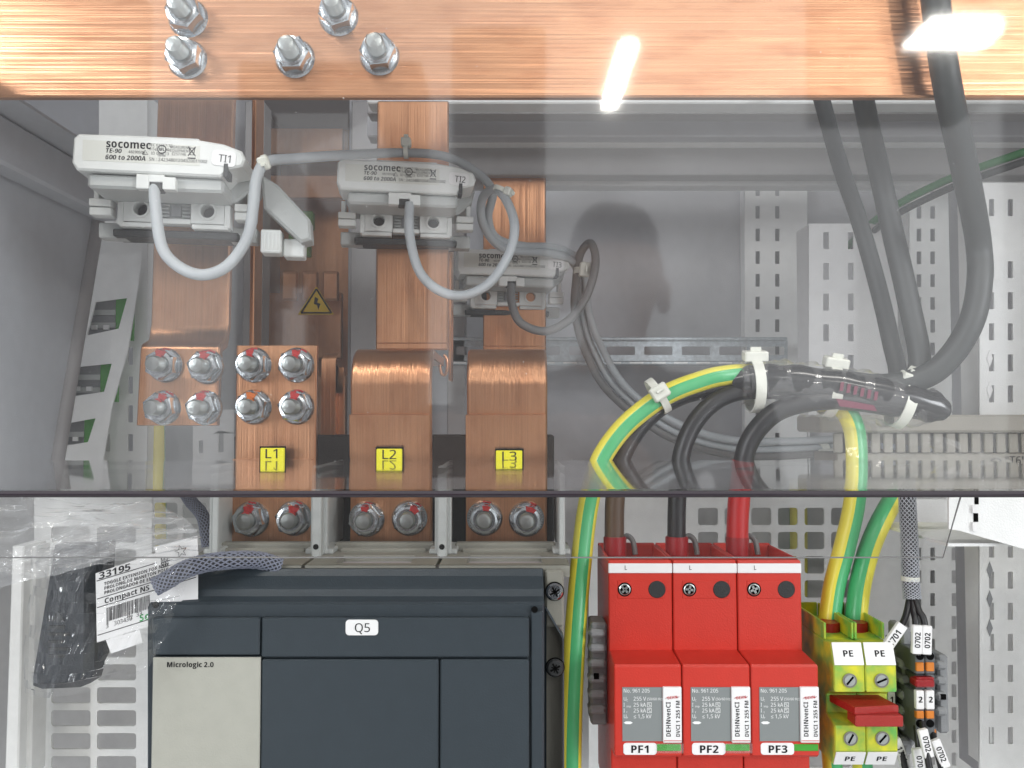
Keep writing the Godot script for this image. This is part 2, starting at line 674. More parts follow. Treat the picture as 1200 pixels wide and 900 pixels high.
func hall_window(at: Vector3, e: float, label: String) -> void:
	# a bright window of the workshop, to one side in front of the cabinet
	var o := thing("workshop_window", label, "window", at, "windows of the workshop")
	o.look_at_from_position(at, Vector3(-0.05, 1.35, -0.6))
	var g := StandardMaterial3D.new()
	g.resource_name = "window_glow"
	g.emission_enabled = true
	g.emission = Color(0.97, 0.985, 1.0)
	g.emission_energy_multiplier = e * 0.8
	var m := MB.new()
	m.box(Vector3(0, 0, 0.02), Vector3(1.4, 1.9, 0.02))
	own("glowing_pane", m, g, o)
	m = MB.new()
	for s in [-1.0, 1.0]:
		m.box(Vector3(s * 0.73, 0, 0.03), Vector3(0.06, 2.02, 0.08), 0.005)
		m.box(Vector3(0, s * 0.98, 0.03), Vector3(1.398, 0.06, 0.08), 0.005)
	own("frame", m, mats.white_metal, o)
	var l := AreaLight3D.new()
	l.name = "light"
	l.area_size = Vector2(1.4, 1.9)
	l.area_normalize_energy = false
	l.light_energy = e
	l.light_color = Color(0.97, 0.985, 1.0)
	l.area_range = 30.0
	l.area_attenuation = 2.0
	l.shadow_enabled = true
	l.position = Vector3(0, 0, -0.01)
	o.add_child(l)


func hall_lamp(called: String, label: String, at: Vector3, s: Vector2, e: float) -> void:
	var o := thing(called, label, "lamp", at)
	var m := MB.new()
	m.box(at + Vector3(0, 0.03, 0), Vector3(s.x + 0.05, 0.06, s.y + 0.05), 0.005)
	obj("housing", m, mats.white_metal, o)
	var g := StandardMaterial3D.new()
	g.resource_name = "lamp_glow"
	g.albedo_color = Color.WHITE
	g.emission_enabled = true
	g.emission = Color(1, 0.985, 0.95)
	g.emission_energy_multiplier = e * 0.5
	m = MB.new()
	m.box(at - Vector3(0, 0.004, 0), Vector3(s.x, 0.006, s.y))
	obj("diffuser", m, g, o)
	var l := AreaLight3D.new()
	l.name = "light"
	l.area_size = s
	l.area_normalize_energy = false
	l.light_energy = e
	l.light_color = Color(1, 0.985, 0.95)
	l.area_range = 30.0
	l.area_attenuation = 2.0
	l.shadow_enabled = true
	l.position = Vector3(0, -0.012, 0)
	l.rotation.x = -PI / 2
	o.add_child(l)


# ---------- the cabinet's inside ----------
func slotted_post(called: String, label: String, x0: float, x1: float, y0: float, y1: float, d: float, cols: Array, w: float, pitch: float, h: float, first: float, material: Material, side := 0.03) -> void:
	# an upright of folded sheet metal with columns of slots; pixels at distance d
	var o := thing(called, label, "cabinet upright", P((x0 + x1) / 2, y1, d), "slotted uprights of the cabinet")
	var us := [x0]
	for k in cols.size() - 1:
		us.append((cols[k] + cols[k + 1]) / 2.0)
	us.append(x1)
	var vs := [y0]
	var y := first - pitch / 2.0
	var from := 0
	while y < y1:
		if y > y0 + 1.0:
			vs.append(y)
		else:
			from += 1
		y += pitch
	vs.append(y1)
	var off := first - pitch / 2.0
	var m := MB.new()
	perforated(m, us, vs, func(i, j):
		var mid: float = off + pitch * (floor(((vs[j] + vs[j + 1]) / 2.0 - off) / pitch) + 0.5)
		if mid - h / 2 < vs[j] + 0.5 or mid + h / 2 > vs[j + 1] - 0.5:
			return null
		return [cols[i] - w / 2, mid - h / 2, cols[i] + w / 2, mid + h / 2],
		func(u, v): return P(u, v, d), Vector3(0, 0, -0.0016), 0.8)
	obj("front_face", m, material, o)
	m = MB.new()
	for x in [x0, x1]:
		var a := P(x, y0, d)
		var b := P(x, y1, d)
		m.box(Vector3(a.x + (0.0009 if x == x0 else -0.0009), (a.y + b.y) / 2, -d - 0.0018 - side / 2), Vector3(0.0016, a.y - b.y, side))
	obj("folded_side", m, material, o)


func cabinet() -> void:
	var m := MB.new()
	# back wall, left open behind the bars at (275..412, 110..545), where a dark bar chamber lies
	var db := 0.86
	for q in [[-200, -200, 283, 1250], [412, -200, 1500, 1250], [283, -200, 412, 90], [283, 560, 412, 1250]]:
		pbox(m, q[0], q[1], q[2], q[3], db, 0.002)
	struct("back_wall", m, mats.panel_grey)
	m = MB.new()
	m.box(Vector3(0.55, 1.4, -0.62), Vector3(0.002, 1.3, 0.60))
	struct("right_wall", m, mats.panel_light)
	m = MB.new()
	m.box(Vector3(-0.55, 1.4, -0.62), Vector3(0.002, 1.3, 0.60))
	struct("left_wall", m, mats.panel_side)
	m = MB.new()
	m.box(Vector3(0, 1.4 + 0.46, -0.62), Vector3(1.098, 0.002, 0.60))
	struct("ceiling", m, mats.panel_grey)
	m = MB.new()
	m.box(Vector3(0, 1.4 - 0.55, -0.62), Vector3(1.098, 0.002, 0.60))
	struct("cabinet_floor", m, mats.panel_light)
	# the dark chamber with brown bars
	var o := thing("bar_chamber", "dark brown recess with old copper bars deep behind the warning triangle", "recess", P(345, 545, 0.95))
	m = MB.new()
	pbox(m, 240, 60, 440, 590, 1.03, 0.003)
	for x in [283.0, 412.0]:
		var a := P(x, 90, 0.864)
		var b := P(x, 560, 0.864)
		m.box(Vector3(a.x + (-0.002 if x < 300 else 0.002), (a.y + b.y) / 2, -0.95), Vector3(0.002, a.y - b.y, 0.17))
	for y in [90.0, 560.0]:
		var a := P(283, y, 0.864)
		var b := P(412, y, 0.864)
		m.box(Vector3((a.x + b.x) / 2, a.y, -0.95), Vector3(b.x - a.x + 0.002, 0.002, 0.17))
	obj("lining", m, mats.panel_grey, o)
	for k in 3:
		m = MB.new()
		pbox(m, 330 + k * 24, 318, 348 + k * 24, 352, 0.90, 0.006, 0.001)
		pbox(m, 331 + k * 24, 320, 347 + k * 24, 350, 0.897, 0.002, 0.0005)
		obj("bar_end", m, mats.copper_down, o)
	for q in [[262, 100, 428, 575, 1.02], [300, 343, 400, 420, 0.93], [288, 150, 402, 180, 0.96], [288, 205, 402, 232, 0.97], [296, 440, 405, 545, 0.95]]:
		m = MB.new()
		pbox(m, q[0], q[1], q[2], q[3], q[4], 0.008, 0.001)
		obj("bar", m, mats.copper_down, o)
	var cl := thing("clip", "green plastic clip hanging in the dark recess under the first transformer", "clip", P(352, 290, 0.87))
	m = MB.new()
	pbox(m, 342, 247, 366, 268, 0.87, 0.012, 0.001)
	pbox(m, 338, 268, 345, 300, 0.87, 0.01, 0.001)
	pbox(m, 356, 268, 363, 300, 0.87, 0.01, 0.001)
	obj("body", m, mats.clip_green, cl)
	var st := thing("warning_sticker", "yellow triangular high voltage warning sticker on the shield in the dark recess", "warning sign", P(370, 367, 0.82))
	m = MB.new()
	pprism(m, [[349, 368.5], [391, 368.5], [371.5, 336.5], [370, 336.5]], 0.82, 0.0008)
	obj("plate", m, mats.sticker_yellow, st)
	m = MB.new()
	for e in [[[353, 366.6], [388.5, 366.6]], [[388.5, 366.6], [370.8, 338.6]], [[370.8, 338.6], [353, 366.6]]]:
		var a := P(e[0][0], e[0][1], 0.8194)
		var b := P(e[1][0], e[1][1], 0.8194)
		m.tube([a, b], 0.0008, 6, true)
	pprism(m, [[369, 348], [373, 350], [371.5, 354.5], [375.5, 356], [373, 363], [372.6, 358], [367.8, 356]], 0.8196, 0.0004)
	obj("lettering", m, mats.ink, st)
	o = thing("shield", "thin smoky clear shield that carries the warning triangle", "shield", P(345, 545, 0.823))
	m = MB.new()
	m.plate([P(290, 110, 0.822), P(408, 110, 0.822), P(408, 545, 0.822), P(290, 545, 0.822)], Vector3(0, 0, -0.002))
	obj("sheet", m, mats.cover, o)
	# grey uprights beside the chamber
	for q in [[287, 118, 305, 545, 0.80, "narrow grey upright left of the dark recess"], [412, 118, 440, 545, 0.83, "grey upright between the dark recess and the second copper bar"], [525, 118, 545, 545, 0.80, "grey upright right of the second copper bar"]]:
		o = thing("inner_upright", q[5], "cabinet upright", P((q[0] + q[2]) / 2, q[3], q[4]), "plain uprights behind the bars")
		m = MB.new()
		pbox(m, q[0], q[1], q[2], q[3], q[4], 0.025, 0.001)
		obj("profile", m, mats.rail_grey, o)
	# beams below the top bar
	for q in [[430, 113, 1260, 121, 0.66, "white_metal", "thin pale beam just below the broad copper bar"], [430, 121, 1260, 133, 0.69, "rail_grey", "dark grey beam second below the broad copper bar"],
			[430, 136, 1260, 160, 0.72, "panel_grey", "broad grey beam third below the broad copper bar"], [500, 162, 1260, 167, 0.735, "white_metal", "thin pale strip below the broad grey beam"], [500, 172, 1260, 205, 0.75, "rail_grey", "wide dark beam above the smooth back wall"], [500, 207, 1260, 217, 0.77, "panel_light", "lowest pale beam above the smooth back wall"]]:
		o = thing("cross_beam", q[6], "beam", P(830, q[3], q[4]), "beams across the top of the cabinet")
		m = MB.new()
		pbox(m, q[0], q[1], q[2], q[3], q[4], 0.02, 0.001)
		obj("profile", m, mats[q[5]], o)
	# galvanised mounting rail
	o = thing("mounting_rail", "galvanised slotted mounting rail across the back wall", "rail", P(700, 425, 0.80))
	m = MB.new()
	var us := [527.0]
	while us[-1] < 905:
		us.append(us[-1] + 44.0)
	perforated(m, us, [399, 423], func(i, _j): return [us[i] + 8.0, 406.0, us[i + 1] - 3.0, 416.0], func(u, v): return P(u, v, 0.80), Vector3(0, 0, -0.0018), 1.5)
	obj("face", m, mats.galvanised, o)
	m = MB.new()
	pbox(m, 527, 395, us[-1], 398.6, 0.795, 0.02, 0.0006)
	pbox(m, 527, 423.4, us[-1], 427, 0.795, 0.02, 0.0006)
	obj("flange", m, mats.galvanised, o)
	for k in 14:
		m = MB.new()
		pbox(m, 530 + k * 26, 424.2, 546 + k * 26, 426.0, 0.7945, 0.0006)
		obj("slot", m, mats.white_metal, o)
	# ----- left side
	o = thing("side_plate", "smooth grey side plate at the far left with a rail along its top", "panel", P(40, 560, 0.6))
	m = MB.new()
	var x := -0.33
	var z0 := 0.36
	var pts := [Vector3(x, EYE.y + 0.2, -z0), Vector3(x, EYE.y + 0.2, -0.712), Vector3(x, EYE.y - 0.05, -0.640), Vector3(x, EYE.y - 0.05, -z0)]
	m.plate(pts, Vector3(-0.002, 0, 0))
	obj("sheet", m, mats.panel_side, o)
	m = MB.new()
	m.box(Vector3(x + 0.009, EYE.y + 0.172, -0.54), Vector3(0.018, 0.030, 0.33), 0.002)
	m.box(Vector3(x + 0.02, EYE.y + 0.1885, -0.54), Vector3(0.04, 0.002, 0.33))
	obj("rail", m, mats.panel_side, o)
	m = MB.new()
	m.tube([Vector3(x + 0.001, EYE.y + 0.19, -0.714), Vector3(x + 0.001, EYE.y - 0.05, -0.642)], 0.006, 8)
	obj("rounded_edge", m, mats.rail_grey, o)
	o = thing("hanging_screw", "small screw hanging below the rail of the left side plate", "screw", P(57, 195, 0.615))
	m = MB.new()
	var at := P(57, 196, 0.615)
	m.prism(circle(0.0075, 6), 0, 0.006, 0.0008, Transform3D(Basis(Vector3(1, 0, 0), -PI / 2), at))
	obj("head", m, mats.zinc_dull, o)
	m = MB.new()
	m.tube([at, at - Vector3(0, 0.018, 0)], 0.0028, 10)
	obj("shank", m, mats.zinc_dull, o)
	# white side plate with three windows onto green gear
	o = thing("windowed_plate", "white sheet metal plate with three slanted windows beside the left post", "panel", P(100, 640, 0.74))
	m = MB.new()
	var wins := [[[112, 354], [149, 349], [139, 385], [102, 393]], [[91, 430], [131, 426], [122, 459], [82, 465]], [[74, 497], [112, 490], [103, 518], [66, 524]]]
	var cuts := [110.0, 410.0, 478.0, 640.0]
	var rim := [168.0, 150.0, 131.0, 105.0]
	cuts[0] = 296.0
	for k in 3:
		m.ring([P(40, cuts[k], 0.74), P(rim[k], cuts[k], 0.74), P(rim[k + 1], cuts[k + 1], 0.74), P(40, cuts[k + 1], 0.74)], wins[k].map(func(w): return P(w[0], w[1], 0.74)), Vector3(0, 0, -0.0016))
	obj("sheet", m, mats.white_metal, o)
	for k in 3:
		var g := thing("green_module", ["green and grey module behind the topmost slanted window", "green and grey module behind the middle slanted window", "green and grey module behind the lowest slanted window"][k], "module", P(wins[k][3][0] + 20, wins[k][3][1], 0.755), "modules behind the slanted windows")
		m = MB.new()
		pbox(m, wins[k][3][0] - 10, wins[k][0][1] - 8, wins[k][1][0] - 12, wins[k][3][1] + 6, 0.755, 0.003)
		obj("case", m, mats.clamp_grey, g)
		m = MB.new()
		pbox(m, wins[k][1][0] - 13, wins[k][0][1] - 8, wins[k][1][0] + 6, wins[k][3][1] + 6, 0.753, 0.004)
		obj("end_plate", m, mats.green_flag, g)
		m = MB.new()
		for r in 2:
			pbox(m, wins[k][3][0] - 2, wins[k][0][1] + 9 + r * 15, wins[k][1][0] - 14, wins[k][0][1] + 15 + r * 15, 0.752, 0.003)
		obj("rib", m, mats.case_grey, g)
		m = MB.new()
		for r in 2:
			pbox(m, wins[k][3][0] + 5 + r * 14, wins[k][3][1] - 12, wins[k][3][0] + 11 + r * 14, wins[k][3][1] - 7, 0.750, 0.002)
		obj("marker", m, mats.label_white, g)
	slotted_post("slotted_post", "white slotted post behind the first transformer's bar", 116, 172, 110, 541, 0.765, [126, 153], 5.5, 33.8, 20, 316, mats.white_metal)
	# earth wire and small devices seen under the first bar
	o = thing("earth_wire", "green and yellow wire standing upright under the end of the first copper bar", "wire", P(182, 620, 0.8))
	m = MB.new()
	m.tube(path([[181, 470, 0.8], [182, 545, 0.8], [184, 640, 0.8]], 3), 0.0085, 16, true, [lin(0.03, 0.28, 0.1), lin(0.66, 0.5, 0.03)], PI / 2)
	obj("insulation", m, mats.earth_wire, o)
	o = thing("slotted_bracket", "grey slotted bracket low behind the gap between first and second bar", "bracket", P(250, 560, 0.8))
	m = MB.new()
	perforated(m, [226, 250, 274], [480, 508, 541], func(i, j): return [[233, 516, 238, 531], [256, 504 + 1, 262, 530]][i] if j == 1 else null, func(u, v): return P(u, v, 0.79), Vector3(0, 0, -0.0016), 0.6)
	obj("face", m, mats.panel_light, o)
	# ----- right side: uprights
	slotted_post("slotted_post", "white slotted post at the end of the galvanised rail", 873, 946, 214, 560, 0.84, [888, 911], 5.2, 26.6, 15, 222, mats.white_metal)
	slotted_post("slotted_post", "beige slotted post behind the dangling grey cables", 948, 1052, 262, 490, 0.70, [968, 997], 6.5, 36, 20, 282, mats.panel_light)
	slotted_post("slotted_post", "white slotted post between the beige post and the right-hand wall", 1066, 1138, 214, 905, 0.80, [1077, 1093, 1118], 5.5, 26.7, 15, 222, mats.white_metal)
	o = thing("inner_upright", "brownish grey upright at the right beside the diamond holes", "cabinet upright", P(1140, 900, 0.72), "plain uprights behind the bars")
	m = MB.new()
	pbox(m, 1132, 214, 1147, 905, 0.72, 0.03, 0.001)
	obj("profile", m, mats.panel_grey, o)
	slotted_post("slotted_post", "broad slotted post at the right edge of the picture", 1148, 1216, 214, 905, 0.62, [1162, 1184], 6.0, 36.4, 20, 316, mats.white_metal)
	for k in 5:
		m = MB.new()
		var y := 420 + k * 37.0 if k < 2 else 668 + (k - 2) * 34.0
		pprism(m, [[1160, y - 10], [1163.5, y], [1160, y + 10], [1156.5, y]], 0.6195, 0.0004)
		obj("diamond_hole", m, mats.clamp_grey if k > 1 else mats.label_white, get_node("slotted_post_004"))
	# white perforated plates low down
	plate_grid("perforated_plate", "white sheet metal plate with a grid of openings behind the red arresters", [690, 1062, 578, 925], 0.80, 818, 31.2, 23.5, 595, 28.3, 20.5, mats.white_metal, func(i, j): return i < 7)
	plate_grid("perforated_plate", "white perforated plate at the lower left below the bagged lever", [40, 178, 575, 925], 0.66, 60, 53.5, 46, 617, 26.9, 19, mats.white_metal, func(_i, _j): return true)
	plate_grid("perforated_plate", "white perforated plate between plastic bag and left phase barrier", [172, 248, 580, 700], 0.74, 180, 34, 28, 589, 25, 18, mats.white_metal, func(_i, _j): return true)
	o = thing("frame_profile", "white folded frame profile at the lower left edge", "cabinet upright", P(35, 900, 0.6))
	m = MB.new()
	pprism(m, [[14, 640], [28, 640], [21, 910], [5, 910]], 0.615, 0.03, 0.001)
	pprism(m, [[28, 640], [42, 640], [36, 910], [21, 910]], 0.625, 0.02, 0.001)
	obj("profile", m, mats.white_metal, o)
	o = thing("foot_panel", "grey panel deep behind the lower openings", "panel", P(500, 900, 0.85))
	m = MB.new()
	pbox(m, -60, 560, 1300, 1100, 0.848, 0.002)
	obj("sheet", m, mats.panel_light, o)
	# earth wire behind the plate
	o = thing("earth_wire", "green and yellow wire behind the openings right of the red arresters", "wire", P(935, 760, 0.83))
	m = MB.new()
	m.tube(path([[935, 560, 0.83], [936, 650, 0.83], [935, 740, 0.83]], 3), 0.008, 16, true, [lin(0.02, 0.22, 0.05), lin(0.5, 0.42, 0.02)], PI / 2)
	obj("insulation", m, mats.earth_wire, o)
	# white tray at the right
	o = thing("metal_tray", "white sheet metal tray end sticking in from the right under the cover", "tray", P(1160, 650, 0.5))
	m = MB.new()
	var tr := [Vector3(0.232, EYE.y - 0.0675, -0.475), Vector3(0.40, EYE.y - 0.0675, -0.475), Vector3(0.40, EYE.y - 0.0675, -0.60), Vector3(0.232, EYE.y - 0.0675, -0.60)]
	m.box(Vector3(0.316, EYE.y - 0.0665, -0.53), Vector3(0.168, 0.0016, 0.10))
	pprism(m, [[1112, 580], [1300, 580], [1300, 672], [1125, 622], [1112, 620]], 0.475, 0.0016)
	obj("sheet", m, mats.white_metal, o)
	m = MB.new()
	pbox(m, 1072, 585, 1111, 612, 0.54, 0.0016)
	obj("rear_flap", m, mats.panel_light, o)
	m = MB.new()
	pbox(m, 1140, 592, 1145, 601, 0.4735, 0.0015)
	pbox(m, 1140, 612, 1145, 622, 0.4735, 0.0015)
	obj("tab", m, mats.label_white, o)
	m = MB.new()
	pbox(m, 1141, 601.5, 1146.5, 611.5, 0.4747, 0.001)
	pbox(m, 1142, 573, 1147, 591, 0.4747, 0.001)
	obj("slot", m, mats.hole, o)
	for k in 2:
		o = thing("wire", ["green wire rising to the upper right edge of the picture", "dark wire running along under the green wire at the upper right"][k], "wire", P(1030, 260, 0.72))
		m = MB.new()
		var dy := 11.0 * k
		m.tube(path([[985, 300 + dy, 0.76], [1010, 272 + dy, 0.72], [1045, 244 + dy, 0.68], [1090, 220 + dy, 0.66], [1140, 199 + dy, 0.64], [1240, 165 + dy, 0.62]], 5), 0.0030 if k == 0 else 0.0026, 10)
		obj("insulation", m, [mats.wire_green, mats.rubber][k], o)
	# wiring duct
	o = thing("wiring_duct", "beige slotted wiring duct running off to the right behind the cables", "wiring duct", P(1080, 548, 0.6))
	m = MB.new()
	pbox(m, 961, 486, 1240, 507, 0.60, 0.05, 0.0015)
	obj("lid", m, mats.duct, o)
	m = MB.new()
	pbox(m, 980, 531, 1240, 552, 0.605, 0.045, 0.001)
	obj("wall", m, mats.duct, o)
	m = MB.new()
	pbox(m, 982, 500, 1240, 540, 0.65, 0.002)
	obj("rear_wall", m, mats.duct, o)
	for k in 18:
		m = MB.new()
		pbox(m, 977 + k * 14.7, 507.6, 988.0 + k * 14.7, 530.6, 0.604, 0.002, 0.0005)
		obj("tooth", m, mats.duct, o)
	m = MB.new()
	text(m, "<> \"T6\"", 0.0075, P(1160, 540, 0.6046))
	obj("lettering", m, mats.ink, o)
	o = thing("wire", "thin blue wire in the slots of the beige duct", "wire", P(1040, 530, 0.72))
	m = MB.new()
	m.tube(path([[1010, 508, 0.615], [1018, 520, 0.612], [1050, 524, 0.615], [1090, 527, 0.62]], 4), 0.0022, 8)
	obj("insulation", m, mats.hall_blue, o)


func plate_grid(called: String, label: String, r: Array, d: float, hx: float, px: float, hw: float, hy: float, py: float, hh: float, material: Material, keep: Callable) -> void:
	var o := thing(called, label, "panel", P((r[0] + r[1]) / 2.0, r[3], d), "white perforated plates")
	var us := [r[0]]
	var u := hx - (px - hw) / 2
	if u <= r[0]:
		us = []
	while u < r[1] - px * 0.4:
		us.append(u)
		u += px
	us.append(r[1] if us.size() == 0 or r[1] > us[-1] + 1 else us[-1] + 2)
	var vs := [r[2]]
	var v := hy - (py - hh) / 2
	if v <= r[2] + 0.5:
		vs = []
	while v < r[3]:
		vs.append(v)
		v += py
	var m := MB.new()
	perforated(m, us, vs, func(i, j):
		var x0: float = us[i] + (px - hw) / 2
		var y0: float = vs[j] + (py - hh) / 2
		if us[i] < hx - px * 0.6 or x0 + hw > us[i + 1] - 0.5 or vs[j] < hy - py * 0.6 or y0 + hh > vs[j + 1] or not keep.call(i, j):
			return null
		return [x0, y0, x0 + hw, y0 + hh],
		func(a, b): return P(a, b, d), Vector3(0, 0, -0.002), 3.0)
	obj("sheet", m, material, o)


# ---------- what the cover mirrors: the hall behind the camera, and the photographer ----------
func hall() -> void:
	var m := MB.new()
	m.box(Vector3(0, -0.01, 3.6), Vector3(9, 0.02, 7.6))
	struct("workshop_floor", m, mats.floor)
	m = MB.new()
	m.box(Vector3(0, 4.62, 2.7), Vector3(10, 0.2, 4.6))
	struct("workshop_ceiling", m, mats.hall_ceiling)
	# [x0, x1, y0, y1 mirrored pixels], distance, material, words
	for q in [[-140, 112, -60, 600, 2.2, "hall_grey", "open grey cabinet door standing behind the photographer at the left"],
			[278, 492, 70, 560, 3.0, "hall_brown", "brown workbench cabinet with copper parts behind the photographer"],
			[530, 640, 30, 560, 3.6, "hall_dark", "dark switchboard standing behind the photographer"],
			[1225, 1400, -60, 560, 3.0, "hall_dark", "dark grey cabinet at the right behind the photographer"]]:
		var a := mirrored(q[0], q[2], q[4])
		var b := mirrored(q[1], q[3], q[4])
		var o := thing("workshop_cabinet", q[6], "cabinet", Vector3((a.x + b.x) / 2, 0, a.z), "cabinets in the workshop behind the camera")
		m = MB.new()
		m.box(Vector3((a.x + b.x) / 2, a.y / 2, a.z + 0.15), Vector3(absf(b.x - a.x), a.y, 0.3), 0.01)
		obj("case", m, mats[q[5]], o)
		m = MB.new()
		m.box(Vector3((a.x + b.x) / 2, a.y / 2 + 0.04, a.z - 0.011), Vector3(absf(b.x - a.x) * 0.86, a.y - 0.12, 0.02), 0.004)
		obj("door", m, mats[q[5]], o)
	var da := mirrored(985, -120, 7.8)
	var dc := mirrored(1180, 108, 7.8)
	var od := thing("air_duct", "dark square air duct hanging under the ceiling, mirrored at the upper right", "air duct", Vector3((da.x + dc.x) / 2, dc.y, da.z))
	m = MB.new()
	m.box(Vector3((da.x + dc.x) / 2, (da.y + dc.y) / 2, da.z + 0.5), Vector3(dc.x - da.x, da.y - dc.y, 1.0), 0.02)
	obj("case", m, mats.hall_dark, od)
	var o2 := thing("paper_sheet", "pale sheet of paper hanging askew on the brown cabinet behind the photographer", "paper", mirrored(410, 230, 2.94))
	m = MB.new()
	m.plate([mirrored(343, 183, 2.94), mirrored(440, 138, 2.94), mirrored(470, 222, 2.94), mirrored(385, 250, 2.94)], Vector3(0, 0, 0.004))
	obj("sheet", m, mats.label_white, o2)
	photographer()


func photographer() -> void:
	var o := thing("person", "person in a dark jacket holding up a phone, mirrored in the cover", "person", Vector3(0.162, 0, 0.8))
	var x := 0.162
	var z := 0.8
	var head := Vector3(x, 1.60, z - 0.02)
	var cloth := Color(0.035, 0.035, 0.042)
	var trousers := Color(0.02, 0.024, 0.04)
	var skin := Color(0.32, 0.17, 0.11)
	var lh := Vector3(x - 0.261, 1.365, 0.075)
	var rh := Vector3(x - 0.071, 1.365, 0.075)
	var bones := [
		[Vector3(x, 0.95, z), Vector3(x, 1.18, z), 0.135, 0.14], [Vector3(x, 1.18, z), Vector3(x, 1.38, z), 0.14, 0.12],
		[Vector3(x - 0.17, 1.40, z), Vector3(x + 0.17, 1.40, z), 0.075, 0.075], [Vector3(x, 1.42, z), Vector3(x, 1.52, z - 0.01), 0.058, 0.052],
		[Vector3(x - 0.2, 1.39, z), Vector3(x - 0.245, 1.2, z - 0.27), 0.056, 0.045], [Vector3(x - 0.245, 1.2, z - 0.27), lh + Vector3(0.0, -0.03, 0.06), 0.044, 0.03],
		[Vector3(x + 0.2, 1.39, z), Vector3(x + 0.165, 1.2, z - 0.27), 0.056, 0.045], [Vector3(x + 0.165, 1.2, z - 0.27), rh + Vector3(0.02, -0.03, 0.06), 0.044, 0.03],
		[Vector3(x - 0.09, 0.92, z), Vector3(x - 0.11, 0.5, z - 0.02), 0.095, 0.062], [Vector3(x - 0.11, 0.5, z - 0.02), Vector3(x - 0.12, 0.09, z + 0.01), 0.06, 0.042], [Vector3(x - 0.12, 0.05, z + 0.03), Vector3(x - 0.13, 0.035, z - 0.16), 0.045, 0.032],
		[Vector3(x + 0.09, 0.92, z), Vector3(x + 0.11, 0.5, z - 0.02), 0.095, 0.062], [Vector3(x + 0.11, 0.5, z - 0.02), Vector3(x + 0.12, 0.09, z + 0.01), 0.06, 0.042], [Vector3(x + 0.12, 0.05, z + 0.03), Vector3(x + 0.13, 0.035, z - 0.16), 0.045, 0.032]]
	var m := MB.new()
	blend(m, bones, 0.016, 0.03, func(p: Vector3): return skin if p.y > 1.485 else (trousers if p.y < 0.95 and p.z > z - 0.25 else cloth))
	# head: skull, jaw, nose, ears
	blend(m, [[head + Vector3(0, 0.035, 0.015), head + Vector3(0, 0.03, -0.02), 0.078, 0.072], [head + Vector3(0, -0.02, -0.03), head + Vector3(0, -0.07, -0.045), 0.058, 0.04],
		[head + Vector3(0, 0.005, -0.095), head + Vector3(0, -0.025, -0.108), 0.01, 0.014], [head + Vector3(-0.077, 0.01, 0.01), head + Vector3(-0.078, -0.025, 0.005), 0.013, 0.01], [head + Vector3(0.077, 0.01, 0.01), head + Vector3(0.078, -0.025, 0.005), 0.013, 0.01],
		[head + Vector3(-0.03, 0.028, -0.088), head + Vector3(0.03, 0.028, -0.088), 0.01, 0.01], [head + Vector3(-0.02, -0.05, -0.085), head + Vector3(0.02, -0.05, -0.085), 0.008, 0.008], [head + Vector3(0, -0.05, 0.02), head + Vector3(0, -0.11, 0.01), 0.05, 0.052]], 0.006, 0.012, func(_p): return skin)
	for h in [[lh, 1.0], [rh, -1.0]]:     # hands: a palm, four curled fingers over the phone's back edge, a thumb below
		var c: Vector3 = h[0]
		var s: float = h[1]
		var b := [[c + Vector3(0.0, -0.03, 0.06), c + Vector3(s * 0.01, -0.005, 0.0), 0.026, 0.028]]
		for k in 4:
			var y := 0.028 - k * 0.018
			var l: float = [0.9, 1.0, 0.95, 0.75][k]
			b.append([c + Vector3(s * 0.012, y * 0.8, -0.01), c + Vector3(s * 0.02, y, -0.05), 0.0105, 0.0095])
			b.append([c + Vector3(s * 0.02, y, -0.05), c + Vector3(s * (0.02 + 0.035 * l), y + 0.003, -0.058), 0.0095, 0.0085])
			b.append([c + Vector3(s * (0.02 + 0.035 * l), y + 0.003, -0.058), c + Vector3(s * (0.02 + 0.05 * l), y + 0.003, -0.05), 0.0085, 0.008])
		b.append([c + Vector3(s * 0.015, -0.01, 0.02), c + Vector3(s * 0.04, -0.005, 0.0), 0.013, 0.011])
		b.append([c + Vector3(s * 0.04, -0.005, 0.0), c + Vector3(s * 0.06, 0.01, -0.02), 0.011, 0.009])
		blend(m, b, 0.0045, 0.006, func(_p): return skin)
	obj("body", m, mats.body, o)
	m = MB.new()
	blend(m, [[head + Vector3(0, 0.045, 0.022), head + Vector3(0, 0.055, -0.02), 0.079, 0.064], [head + Vector3(0, 0.02, 0.04), head + Vector3(0, -0.03, 0.045), 0.072, 0.055], [head + Vector3(-0.008, 0.085, -0.005), head + Vector3(0.01, 0.085, -0.015), 0.058, 0.052]], 0.007, 0.02, func(p: Vector3): return Color.WHITE)
	obj("hair", m, mats.hair, o)
	var ph := thing("phone", "dark phone held sideways by the mirrored photographer", "phone", Vector3(-0.02, 1.36, 0.03))
	m = MB.new()
	m.prism(round_rect(0.148, 0.072, 0.01), 0.024, 0.032, 0.0015, at3(Vector3(-0.045, 1.375, 0)))
	obj("case", m, mats.phone, ph)
	m = MB.new()
	for k in 3:
		m.prism(circle(0.006), 0.0205, 0.0235, 0.0006, at3(Vector3(0.0 - (k % 2) * 0.016, 1.4 - (k / 2) * 0.016 - 0.002, 0)))
	obj("camera_lens", m, mats.hole, ph)


